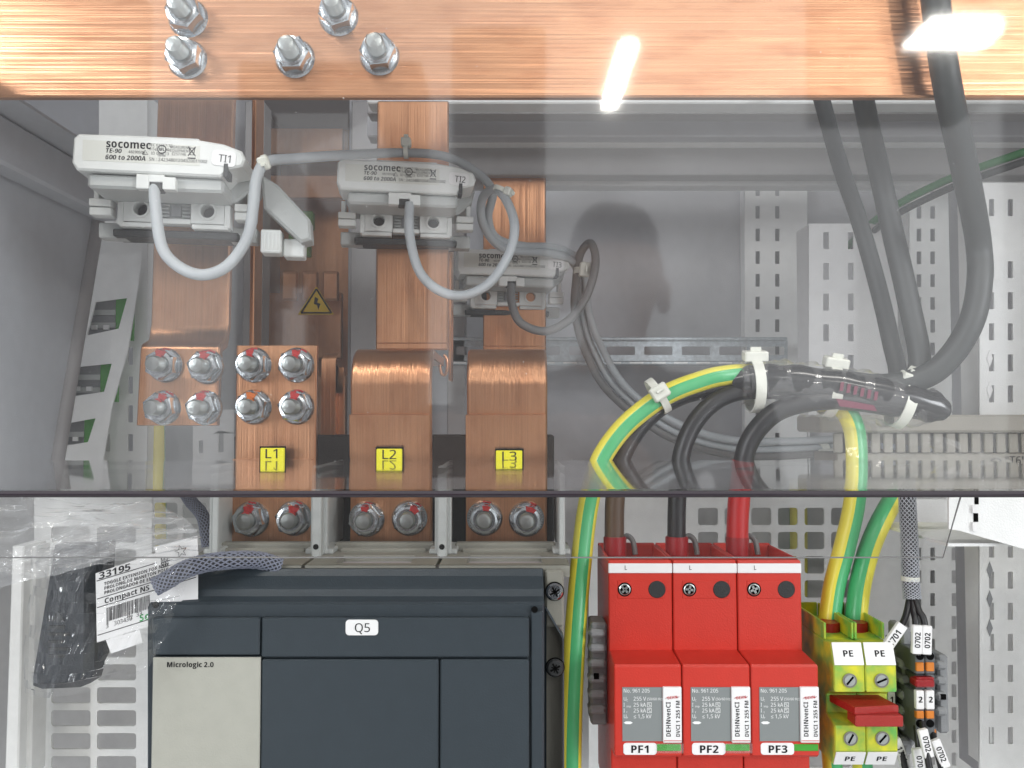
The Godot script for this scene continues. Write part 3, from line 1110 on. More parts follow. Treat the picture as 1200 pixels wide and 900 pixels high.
# one smooth skin round tapered bars: their distances joined on a grid, meshed as surface nets
func blend(m: MB, bones: Array, cell: float, soft: float, colour: Callable) -> void:
	var lo := Vector3.INF
	var hi := -Vector3.INF
	for b in bones:
		var r: float = maxf(b[2], b[3]) + soft + cell * 2
		for k in 2:
			lo = lo.min((b[k] as Vector3) - Vector3.ONE * r)
			hi = hi.max((b[k] as Vector3) + Vector3.ONE * r)
	var nx := int((hi.x - lo.x) / cell) + 2
	var ny := int((hi.y - lo.y) / cell) + 2
	var nz := int((hi.z - lo.z) / cell) + 2
	var f := PackedFloat32Array()
	f.resize(nx * ny * nz)
	f.fill(1.0)
	for b in bones:
		var a: Vector3 = b[0]
		var e: Vector3 = b[1] - a
		var ra: float = b[2]
		var rb: float = b[3]
		var r := maxf(ra, rb) + soft + cell * 2
		var p0 := ((a.min(b[1]) - Vector3.ONE * r - lo) / cell).floor()
		var p1 := ((a.max(b[1]) + Vector3.ONE * r - lo) / cell).ceil()
		var l2 := maxf(e.length_squared(), 1e-9)
		for i in range(maxi(0, int(p0.x)), mini(nx, int(p1.x) + 1)):
			for j in range(maxi(0, int(p0.y)), mini(ny, int(p1.y) + 1)):
				var at := (i * ny + j) * nz
				for k in range(maxi(0, int(p0.z)), mini(nz, int(p1.z) + 1)):
					var q := lo + Vector3(i, j, k) * cell - a
					var t := clampf(q.dot(e) / l2, 0.0, 1.0)
					var d := (q - e * t).length() - lerpf(ra, rb, t)
					var g := f[at + k]
					var h := maxf(soft - absf(d - g), 0.0) / soft
					f[at + k] = minf(d, g) - h * h * soft * 0.25
	var id := {}
	var pos := []
	for i in nx - 1:
		for j in ny - 1:
			for k in nz - 1:
				var s := Vector3.ZERO
				var cnt := 0
				var o := (i * ny + j) * nz + k
				var c := [f[o], f[o + 1], f[o + nz], f[o + nz + 1], f[o + ny * nz], f[o + ny * nz + 1], f[o + ny * nz + nz], f[o + ny * nz + nz + 1]]
				var neg := 0
				for w in c:
					if w < 0.0:
						neg += 1
				if neg == 0 or neg == 8:
					continue
				for e in [[0, 1], [2, 3], [4, 5], [6, 7], [0, 2], [1, 3], [4, 6], [5, 7], [0, 4], [1, 5], [2, 6], [3, 7]]:
					var u: float = c[e[0]]
					var w: float = c[e[1]]
					if (u < 0.0) != (w < 0.0):
						var t := u / (u - w)
						s += Vector3((e[0] >> 2) & 1, (e[0] >> 1) & 1, e[0] & 1).lerp(Vector3((e[1] >> 2) & 1, (e[1] >> 1) & 1, e[1] & 1), t)
						cnt += 1
				id[o] = pos.size()
				pos.append(lo + (Vector3(i, j, k) + s / cnt) * cell)
	var sx := ny * nz
	var quads := []
	for i in range(1, nx - 1):
		for j in range(1, ny - 1):
			for k in range(1, nz - 1):
				var o := i * sx + j * nz + k
				var neg := f[o] < 0.0
				if neg != (f[o + sx] < 0.0):
					quads.append([o, o - nz, o - nz - 1, o - 1, neg, Vector3(1, 0, 0)])
				if neg != (f[o + nz] < 0.0):
					quads.append([o, o - sx, o - sx - 1, o - 1, neg, Vector3(0, 1, 0)])
				if neg != (f[o + 1] < 0.0):
					quads.append([o, o - sx, o - sx - nz, o - nz, neg, Vector3(0, 0, 1)])
	var nor := []
	nor.resize(pos.size())
	nor.fill(Vector3.ZERO)
	for q in quads:
		if not (id.has(q[0]) and id.has(q[1]) and id.has(q[2]) and id.has(q[3])):
			continue
		var a: Vector3 = pos[id[q[0]]]
		var nn: Vector3 = ((pos[id[q[2]]] as Vector3) - a).cross((pos[id[q[3]]] as Vector3) - (pos[id[q[1]]] as Vector3))
		var out: Vector3 = q[5] if q[4] else -q[5]
		if nn.dot(out) < 0.0:
			nn = -nn
		for k in 4:
			nor[id[q[k]]] += nn
	for q in quads:
		if not (id.has(q[0]) and id.has(q[1]) and id.has(q[2]) and id.has(q[3])):
			continue
		var ii := [id[q[0]], id[q[1]], id[q[2]], id[q[3]]]
		m.col = colour.call(pos[ii[0]])
		m.squad(pos[ii[0]], pos[ii[1]], pos[ii[2]], pos[ii[3]], (nor[ii[0]] as Vector3).normalized(), (nor[ii[1]] as Vector3).normalized(), (nor[ii[2]] as Vector3).normalized(), (nor[ii[3]] as Vector3).normalized())
	m.col = Color.WHITE


# ---------- copper ----------
func strip(m: MB, cross: Array, x0: float, x1: float, thick: float) -> void:
	# a flat bar bent along (height, distance) points, as wide as x0..x1 in pixels at each point's distance; front face through the points
	var k := cross.size()
	var fr := []
	for i in k:
		var a: Vector2 = cross[maxi(i - 1, 0)]
		var b: Vector2 = cross[mini(i + 1, k - 1)]
		var e := (b - a).normalized()
		var nn := Vector2(e.y, -e.x)         # towards the viewer and up, in (y, z)
		if nn.y < -0.001 or (absf(nn.y) < 0.001 and nn.x < 0):
			nn = -nn
		fr.append(nn)
	var bev := thick * 0.18
	for i in k - 1:
		var p: Vector2 = cross[i]
		var q: Vector2 = cross[i + 1]
		var np: Vector2 = fr[i]
		var nq: Vector2 = fr[i + 1]
		var vp := Vector3(0, np.x, np.y)
		var vq := Vector3(0, nq.x, nq.y)
		var A := Vector3(x0 + bev, p.x, p.y)
		var B := Vector3(x1 - bev, p.x, p.y)
		var C := Vector3(x1 - bev, q.x, q.y)
		var D := Vector3(x0 + bev, q.x, q.y)
		m.squad(A, B, C, D, vp, vp, vq, vq)
		m.squad(A - vp * thick, B - vp * thick, C - vq * thick, D - vq * thick, -vp, -vp, -vq, -vq)
		for s in [0, 1]:
			var ox := Vector3(-1 if s == 0 else 1, 0, 0)
			var U: Vector3 = A if s == 0 else B
			var V: Vector3 = D if s == 0 else C
			var du := U + ox * bev - vp * bev
			var dv := V + ox * bev - vq * bev
			m.squad(U, V, dv, du, (ox + vp).normalized(), (ox + vq).normalized(), (ox + vq).normalized(), (ox + vp).normalized())
			m.squad(du, dv, dv - vq * (thick - bev), du - vp * (thick - bev), ox, ox, ox, ox)
	for i in [0, k - 1]:
		var p: Vector2 = cross[i]
		var np: Vector2 = fr[i]
		var vp := Vector3(0, np.x, np.y)
		var b2: Vector2 = cross[1] if i == 0 else cross[k - 2]
		var out := Vector3(0, p.x - b2.x, p.y - b2.y)
		m.quad(Vector3(x0, p.x, p.y), Vector3(x1, p.x, p.y), Vector3(x1, p.x, p.y) - vp * thick, Vector3(x0, p.x, p.y) - vp * thick, out)


func yz(y: float, d: float) -> Vector2:
	var p := P(600, y, d)
	return Vector2(p.y, -d)


func copper_bars() -> void:
	var m := MB.new()
	var o := thing("copper_bar", "broad horizontal copper bar across the top of the cabinet", "busbar", P(600, 114, 0.48))
	var a := P(-90, -60, 0.48)
	var b := P(1290, 113.5, 0.48)
	m.box(Vector3((a.x + b.x) / 2, (a.y + b.y) / 2, -0.483), Vector3(b.x - a.x, a.y - b.y, 0.006), 0.001)
	obj("bar", m, mats.copper_across, o)
	# the bar behind the first transformer
	o = thing("copper_bar", "upright copper bar through the leftmost transformer with four bolts at its lower end", "busbar", P(217, 498, 0.55))
	m = MB.new()
	strip(m, [yz(60, 0.583), yz(380, 0.577), yz(398, 0.573), yz(403, 0.563), yz(410, 0.561), yz(498, 0.557)], -0.2335, -0.1835, 0.006)
	obj("bar", m, mats.copper_down, o)
	m = MB.new()
	m.box(Vector3(-0.178, 1.47, -0.62), Vector3(0.003, 0.32, 0.02), 0.0006)
	obj("rear_edge", m, mats.copper_down, o)
	o = thing("copper_bar", "short flat copper bar marked L1 with six bolts, left of the curved bars", "busbar", P(322, 636, 0.553))
	m = MB.new()
	strip(m, [yz(405, 0.5526), yz(634, 0.5526)], (276 - 600) / F * 0.5526, (370.5 - 600) / F * 0.5526, 0.005)
	obj("bar", m, mats.copper_down, o)
	m = MB.new()
	strip(m, [yz(538, 0.5505), yz(637, 0.5505)], (273 - 600) / F * 0.5505, (366.5 - 600) / F * 0.5505, 0.002)
	obj("terminal_plate", m, mats.copper_down, o)
	m = MB.new()
	for k in 6:
		pbox(m, 291 + k * 11, 442.5, 293.5 + k * 11, 445, 0.5524, 0.0004)
	obj("punch_mark", m, mats.copper_down, o)
	o = thing("copper_bar", "thin copper sheet seen edge on right of the short L1 bar", "busbar", P(386, 575, 0.6))
	m = MB.new()
	strip(m, [yz(414, 0.61), yz(422, 0.60), yz(570, 0.60)], (383.5 - 600) / F * 0.6, (386 - 600) / F * 0.6, 0.03)
	obj("bar", m, mats.copper_down, o)
	# the two bars that bend back over their tops
	for q in [[410.5, 505.5, 413.0, 0.65, "copper bar marked L2 with rounded top, in the middle of three", "upright copper bar through the middle transformer", 442, 525, 118, 410],
			[547.0, 641.5, 413.0, 0.765, "copper bar marked L3 with rounded top, rightmost of three", "upright copper bar through the smallest, rearmost transformer", 566.5, 640, 118, 414]]:
		o = thing("copper_bar", q[4], "busbar", P((q[0] + q[1]) / 2, 636, 0.5526), "bars that bend back over their tops")
		var x0: float = (q[0] - 600.0) / F * 0.545
		var x1: float = (q[1] - 600.0) / F * 0.545
		var pts := [yz(638, 0.5526), yz(545, 0.5526), yz(532, 0.548), yz(452, 0.545)]
		var top := yz(452, 0.545)
		var R := 0.024
		for i in range(1, 13):
			var an := PI / 2 * i / 12.0
			pts.append(Vector2(top.x + R * sin(an), top.y - R * (1.0 - cos(an))))
		pts.append(Vector2(top.x + R, -(q[3] as float) + 0.004))
		m = MB.new()
		strip(m, pts, x0, x1, 0.006)
		obj("bar", m, mats.copper_down, o)
		m = MB.new()
		var x2: float = (q[0] - 1.5 - 600.0) / F * 0.543
		var x3: float = (q[1] - 1.5 - 600.0) / F * 0.543
		strip(m, [yz(636, 0.5500), yz(546, 0.5500), yz(533, 0.5455), yz(486, 0.5432)], x2, x3, 0.0022)
		obj("joint_plate", m, mats.copper_down, o)
		o = thing("copper_bar", q[5], "busbar", P((q[6] + q[7]) / 2, q[9], q[3]), "upright bars through the rear transformers")
		m = MB.new()
		pbox(m, q[6], q[8], q[7], q[9], q[3] - 0.005, 0.006, 0.001)
		obj("bar", m, mats.copper_down, o)
		m = MB.new()
		pbox(m, q[6], q[9] - 9, q[7], q[9] - 7.4, q[3] - 0.0056, 0.001, 0.0003)
		obj("fold", m, mats.copper_down, o)
	o = thing("copper_bar", "copper tab with a rounded hook at its foot beside the second bar", "busbar", P(524, 440, 0.66))
	m = MB.new()
	var hook := []
	for i in 11:
		var an := -PI / 2 + PI * 2 * i / 10.0 * 0.8
		hook.append(P(520 + 4.5 * cos(an), 428 + 12 * sin(an), 0.63))
	m.tube(hook, 0.0012, 8)
	obj("hook", m, mats.copper_down, o)
	m = MB.new()
	pbox(m, 525.8, 285, 529, 446, 0.655, 0.02, 0.0005)
	obj("bar", m, mats.copper_down, o)
	for q in [[305, 333, 538, "L1", "small yellow tag lettered L1 on the left copper bar"], [441, 471, 539, "L2", "small yellow tag lettered L2 on the middle copper bar"], [581, 612, 541, "L3", "small yellow tag lettered L3 on the right copper bar"]]:
		o = thing("phase_tag", q[4], "label", P((q[0] + q[1]) / 2.0, 553, 0.54), "yellow phase tags on the copper bars")
		m = MB.new()
		pbox(m, q[0], q[2] - 13, q[1], q[2] + 15, 0.5415, 0.002, 0.0004)
		obj("plate", m, mats.tag_yellow, o)
		m = MB.new()
		pbox(m, q[0] - 0.8, q[2] - 15, q[1] + 1.6, q[2] + 16, 0.5432, 0.0015)
		obj("backing", m, mats.hole, o)
		m = MB.new()
		text(m, q[3], 0.0074, P((q[0] + q[1]) / 2.0, q[2] - 6.0, 0.54125), Vector3(1, 0, 0), Vector3(0, 1, 0), "Droid Sans", false, false, 1.3)
		obj("lettering", m, mats.ink, o)


func one_bolt(label: String, group: String, long := 0.021) -> Node3D:
	var o := thing("bolt", label, "bolt", Vector3.ZERO, group)
	var m := MB.new()
	m.lathe([Vector2(0.0092, 0), Vector2(0.0109, 0), Vector2(0.0109, 0.0008), Vector2(0.0098, 0.0022), Vector2(0.006, 0.0027)], 32)
	for i in 40:
		var t := Transform3D(Basis(Vector3(0, 0, 1), TAU * i / 40.0), Vector3.ZERO)
		m.box(Vector3(0.0097, 0, 0.0019), Vector3(0.0010, 0.0005, 0.0008), 0.0, t)
	obj("washer", m, mats.zinc, o)
	m = MB.new()
	var hex := circle(0.0096, 6)
	m.prism(hex, 0.0026, 0.0112, 0.0009)
	m.lathe([Vector2(0.0082, 0.0111), Vector2(0.0066, 0.01145), Vector2(0.0054, 0.01145), Vector2(0.0048, 0.0106)], 24)
	obj("nut", m, mats.zinc, o)
	m = MB.new()
	var prof := []
	var z := 0.008
	while z < long - 0.0016:
		prof.append(Vector2(0.00485, z))
		prof.append(Vector2(0.0044, z + 0.0005))
		prof.append(Vector2(0.00485, z + 0.001))
		z += 0.0012
	prof.append(Vector2(0.0047, long - 0.0010))
	prof.append(Vector2(0.0040, long - 0.0002))
	prof.append(Vector2(0.0025, long))
	prof.append(Vector2(0.0, long + 0.0002))
	m.lathe(prof, 20)
	obj("shank", m, mats.zinc_dull, o)
	return o


func paint_mark(o: Node3D, kind: int) -> void:     # a dab of locking paint over nut, washer and shank
	var an := PI / 2 - 0.35 + rng.randf_range(-0.35, 0.3)
	var m := MB.new()
	for q in [[0.0056, 0.0088, 0.01165, 0.34], [0.0098, 0.0108, 0.0023, 0.24], [0.0088, 0.0096, 0.0100, 0.2]]:
		var poly := PackedVector2Array()
		var w: float = q[3] * rng.randf_range(0.8, 1.2)
		var c := an + rng.randf_range(-0.12, 0.12)
		for i in 6:
			poly.append(Vector2.from_angle(c - w + w * 2 * i / 5.0) * (q[0] + rng.randf_range(-0.0003, 0.0003)))
		for i in 6:
			poly.append(Vector2.from_angle(c + w - w * 2 * i / 5.0) * (q[1] + rng.randf_range(-0.0005, 0.0003)))
		m.prism(poly, q[2] - 0.0006, q[2] + 0.00012)
	if kind != 2:
		var side := []
		for i in 5:
			var u := an - 0.5 + 0.25 * i
			side.append(Vector3(cos(u) * 0.0047, sin(u) * 0.0047, 0.0135 + rng.randf_range(-0.0008, 0.0008)))
		m.tube(side, [0.0006, 0.0011, 0.0013, 0.001, 0.0005], 6)
	own("paint_mark", m, mats.red_paint if kind != 1 else mats.orange_paint, o)


func own(called: String, m: MB, material: Material, parent: Node3D) -> MeshInstance3D:     # a part whose mesh is already in its thing's own axes
	var k := MeshInstance3D.new()
	k.name = called
	k.mesh = m.mesh(Vector3.ZERO)
	k.material_override = material
	parent.add_child(k, true)
	return k


func bolts() -> void:
	var proto: Node3D = null
	var list := [
		[221, 22, 0.48, -1, "upper of two bolts at the left end of the broad top bar", 0], [220, 70, 0.48, -1, "lower of two bolts at the left end of the broad top bar", 0],
		[397, 20, 0.48, -1, "topmost bolt of the three in the middle of the broad top bar", 0], [346, 69, 0.48, -1, "lower left bolt of three in the middle of the broad top bar", 0], [445, 66, 0.48, -1, "lower right bolt of three in the middle of the broad top bar", 0],
		[194, 428, 0.559, 0, "upper left bolt with red paint on the bar of the leftmost transformer", 1], [243, 430, 0.559, 0, "upper right bolt with red paint on the bar of the leftmost transformer", 1],
		[192, 478, 0.558, 0, "lower left bolt with red paint on the bar of the leftmost transformer", 1], [241, 478, 0.558, 0, "lower right bolt with red paint on the bar of the leftmost transformer", 1],
		[298, 428, 0.5526, 0, "upper left bolt of the four above the yellow L1 tag", 2], [348, 428, 0.5526, 0, "upper right bolt of the four above the yellow L1 tag", 2],
		[298, 477, 0.5526, 1, "lower left bolt above the yellow L1 tag, the one with orange paint", 2], [348, 477, 0.5526, 0, "lower right bolt of the four above the yellow L1 tag", 2],
		[295, 608, 0.5505, 0, "left bolt below the cover edge on the L1 bar", 3], [345, 607, 0.5505, 0, "right bolt below the cover edge on the L1 bar", 3],
		[430, 608, 0.5500, 2, "left bolt below the cover edge on the L2 bar", 3], [480, 607, 0.5500, 2, "right bolt below the cover edge on the L2 bar", 3],
		[568, 607, 0.5500, 2, "left bolt below the cover edge on the L3 bar", 3], [617, 608, 0.5500, 2, "right bolt below the cover edge on the L3 bar", 3]]
	var groups := ["bolts in the broad top bar", "bolts on the bar of the leftmost transformer", "bolts above the L1 tag", "bolts at the breaker's terminals"]
	for q in list:
		var at := P(q[0], q[1], q[2])
		var turn := rng.randf_range(0, PI / 3)
		var o: Node3D
		if proto == null:
			o = one_bolt(q[4], groups[q[5]])
			proto = o
			o.position = at
			o.rotation.z = turn
		else:
			o = dup(proto, at, turn, q[4])
			o.set_meta("group", groups[q[5]])
	# marks only once the plain bolts are copied
	var n := 0
	for q in list:
		var o: Node3D = get_node("bolt" if n == 0 else "bolt_%03d" % n)
		n += 1
		if q[3] >= 0:
			paint_mark(o, q[3])
			(o.get_node("paint_mark") as Node3D).rotation.z = -o.rotation.z
		if q[5] == 3:
			(o.get_node("shank") as Node3D).position.z = -0.004


# ---------- breaker ----------
func breaker() -> void:
	var o := thing("breaker", "large dark grey circuit breaker with a light grey plate, lower left", "circuit breaker", P(400, 905, 0.46))
	var Y := EYE.y
	var m := MB.new()
	# housing behind the front cover
	m.box(Vector3(-0.0775, Y - 0.0815 - 0.08, -0.545), Vector3(0.2105, 0.16, 0.125), 0.001)
	obj("housing", m, mats.breaker_base, o)
	m = MB.new()
	m.box(Vector3(-0.0775, Y - 0.045, -0.605), Vector3(0.2105, 0.07, 0.03), 0.001)
	obj("terminal_wall", m, mats.case_dark, o)
	# pole tops with their windows
	for e in [[-0.1815, -0.1115], [-0.1095, -0.0405], [-0.0385, 0.0305]]:
		var t := Y - 0.0768
		m = MB.new()
		var a: float = e[0]
		var b: float = e[1]
		m.ring([Vector3(a, t, -0.4770), Vector3(b, t, -0.4770), Vector3(b, t, -0.530), Vector3(a, t, -0.530)], [Vector3(a + 0.014, t, -0.4845), Vector3(a + 0.035, t, -0.4845), Vector3(b - 0.015, t, -0.4845), Vector3(b - 0.014, t, -0.4845), Vector3(b - 0.014, t, -0.498), Vector3(b - 0.014, t, -0.511), Vector3(b - 0.014, t, -0.512), Vector3(a + 0.035, t, -0.512), Vector3(a + 0.015, t, -0.512), Vector3(a + 0.014, t, -0.512), Vector3(a + 0.014, t, -0.500), Vector3(a + 0.014, t, -0.486)], Vector3(0, -0.0045, 0))
		m.box(Vector3((a + b) / 2, t - 0.003, -0.4777), Vector3(b - a, 0.006, 0.0012))
		for x in [a, b]:
			m.box(Vector3(x + (0.0005 if x == a else -0.0005), t - 0.0027, -0.504), Vector3(0.001, 0.005, 0.050))
		var pt := obj("pole_top", m, mats.breaker_base, o)
		m = MB.new()
		m.box(Vector3((a + b) / 2, t - 0.0043, -0.498), Vector3(b - a - 0.026, 0.0015, 0.030))
		obj("window", m, mats.lilac, pt)
		m = MB.new()
		m.box(Vector3((a + b) / 2, t + 0.0015, -0.5345), Vector3(b - a - 0.010, 0.006, 0.008), 0.001)
		m.box(Vector3((a + b) / 2, t - 0.001, -0.527), Vector3(b - a - 0.018, 0.006, 0.004), 0.001)
		obj("ledge", m, mats.breaker_base, pt)
	# phase barriers
	for q in [[-0.172, 0, -0.0135], [-0.1105, 1, -0.026], [-0.0395, 1, -0.026], [0.0285, 2, -0.0135]]:
		m = MB.new()
		var x: float = q[0]
		var top: float = Y - 0.026
		m.box(Vector3(x, (top + Y - 0.077) / 2, -0.55), Vector3(0.0022, top - Y + 0.077, 0.07), 0.0006)
		m.box(Vector3(x, Y - 0.0755, -0.532), Vector3(0.016 if q[1] == 1 else 0.010, 0.003, 0.03), 0.0006)
		if q[1] == 1:
			m.box(Vector3(x, (top + Y - 0.079) / 2, -0.512), Vector3(0.0055, top - Y + 0.079, 0.008), 0.0008)
			m.box(Vector3(x, (top + Y - 0.077) / 2 - 0.005, -0.5185), Vector3(0.0095, top - Y + 0.067, 0.006), 0.0008)
		else:
			m.box(Vector3(x + (0.003 if q[1] == 0 else 0.0), (top + Y - 0.077) / 2, -0.515), Vector3(0.0035, top - Y + 0.077, 0.005), 0.0006)
		var pb := obj("phase_barrier", m, mats.case_grey, o)
		if q[1] == 1:
			m = MB.new()
			m.prism(circle(0.0016, 14), -0.5082, -0.5078, 0.0, at3(Vector3(x, Y - 0.0715, 0)))
			obj("hole", m, mats.hole, pb)
			m = MB.new()
			for k in 3:
				m.lathe([Vector2(0.0021, 0), Vector2(0.0021, 0.0004), Vector2(0.0015, 0.0004)], 16, at3(Vector3(x, Y - 0.064 + k * 0.011, -0.5081)))
			obj("boss", m, mats.case_grey, pb)
	# front cover
	var dark: Material = mats.breaker
	m = MB.new()
	pprism(m, [[172, 935], [172, 712], [175.5, 706], [638, 706], [638, 935]], 0.4585, 0.03, 0.0012)
	obj("front_cover", m, dark, o)
	m = MB.new()
	var ridge := [[0.4590, Y - Y - 0.0932], [0.4640, -0.0905], [0.4655, -0.0872], [0.4665, -0.0862], [0.4720, -0.0815], [0.4740, -0.0782], [0.49, -0.0782], [0.49, -0.0932]]
	var xa: float = (176 - 600) / F * 0.4585
	var xb: float = (637.5 - 600) / F * 0.4585
	along_x(m, ridge, xa + 0.0165, xb, 0.0006)
	m.prism(PackedVector2Array([Vector2(xa, Y - 0.0932), Vector2(xa + 0.0168, Y - 0.0932), Vector2(xa + 0.0168, Y - 0.079), Vector2(xa + 0.0155, Y - 0.079), Vector2(xa, Y - 0.0905)]), -0.489, -0.4645, 0.001)
	obj("top_ridge", m, dark, o)
	for q in [[178, 724, 304, 768, 0], [306.5, 724, 620, 770.5, 0], [306.5, 773, 513.5, 935, 0], [516, 773, 620, 935, 0], [178, 770, 304, 935, 0]]:
		m = MB.new()
		pbox(m, q[0], q[1], q[2], q[3], 0.4545, 0.0045, 0.0007)
		obj("front_panel", m, dark, o)
	m = MB.new()
	pbox(m, 622, 716, 636.5, 935, 0.4565, 0.003, 0.0006)
	obj("side_strip", m, dark, o)
	m = MB.new()
	pbox(m, 179, 770.5, 303.5, 935, 0.4541, 0.002, 0.0004)
	var plate := obj("data_plate", m, mats.breaker_plate, o)
	m = MB.new()
	text(m, "Micrologic 2.0", 0.0035, P(195, 779, 0.4539), Vector3(1, 0, 0), Vector3(0, 1, 0), "Droid Sans", true, true, 1.02)
	obj("lettering", m, mats.ink, plate)
	m = MB.new()
	m.prism(round_rect(0.0164, 0.0078, 0.0018), -0.4544, -0.4537, 0.0002, at3(P(424, 735.5, 0.0) * Vector3.ZERO + Vector3(P(424, 735.5, 0.4537).x, P(424, 735.5, 0.4537).y, 0)))
	var tagp := obj("name_tag", m, mats.label_white, o)
	m = MB.new()
	text(m, "Q5", 0.0058, P(424.5, 736, 0.4535), Vector3(1, 0, 0), Vector3(0, 1, 0), "Droid Sans", false, false, 1.1)
	obj("lettering", m, mats.ink, tagp)
	for q in [[182, 709, 0.4580], [626.5, 714.5, 0.4561]]:
		m = MB.new()
		var p := P(q[0], q[1], q[2])
		m.prism(circle(0.00165, 18), p.z - 0.0006, p.z, 0.0, at3(Vector3(p.x, p.y, 0)))
		obj("screw_hole", m, mats.hole, o)
	m = MB.new()
	pbox(m, 638.6, 668, 661, 735, 0.474, 0.03, 0.0012)
	obj("base_corner", m, mats.breaker_base, o)
	m = MB.new()
	pprism(m, [[638.6, 713], [641, 713], [661, 748], [661, 935], [638.6, 935]], 0.4700, 0.02, 0.0008)
	obj("side_flange", m, dark, o)
	for q in [[650, 693, 0.4735, "zinc"], [650.5, 782, 0.4695, "case_dark"]]:
		var p := P(q[0], q[1], q[2])
		m = MB.new()
		m.lathe([Vector2(0.0050, -0.0005), Vector2(0.0050, 0.0002), Vector2(0.0045, 0.0003)], 24, at3(p))
		obj("screw_seat", m, mats.hole, o)
		m = MB.new()
		m.lathe([Vector2(0.0045, 0.0), Vector2(0.0045, 0.0012), Vector2(0.0036, 0.0022), Vector2(0.0, 0.0024)], 24, at3(p))
		var sc := obj("screw", m, mats[q[3]], o)
		m = MB.new()
		for k in 4:
			m.box(Vector3(0, 0, 0.0022), Vector3(0.0056 if k % 2 == 0 else 0.0042, 0.0009 if k % 2 == 0 else 0.0005, 0.0009), 0.0, Transform3D(Basis(Vector3(0, 0, 1), 0.5 + PI / 4 * k), p))
		obj("slot", m, mats.hole, sc)


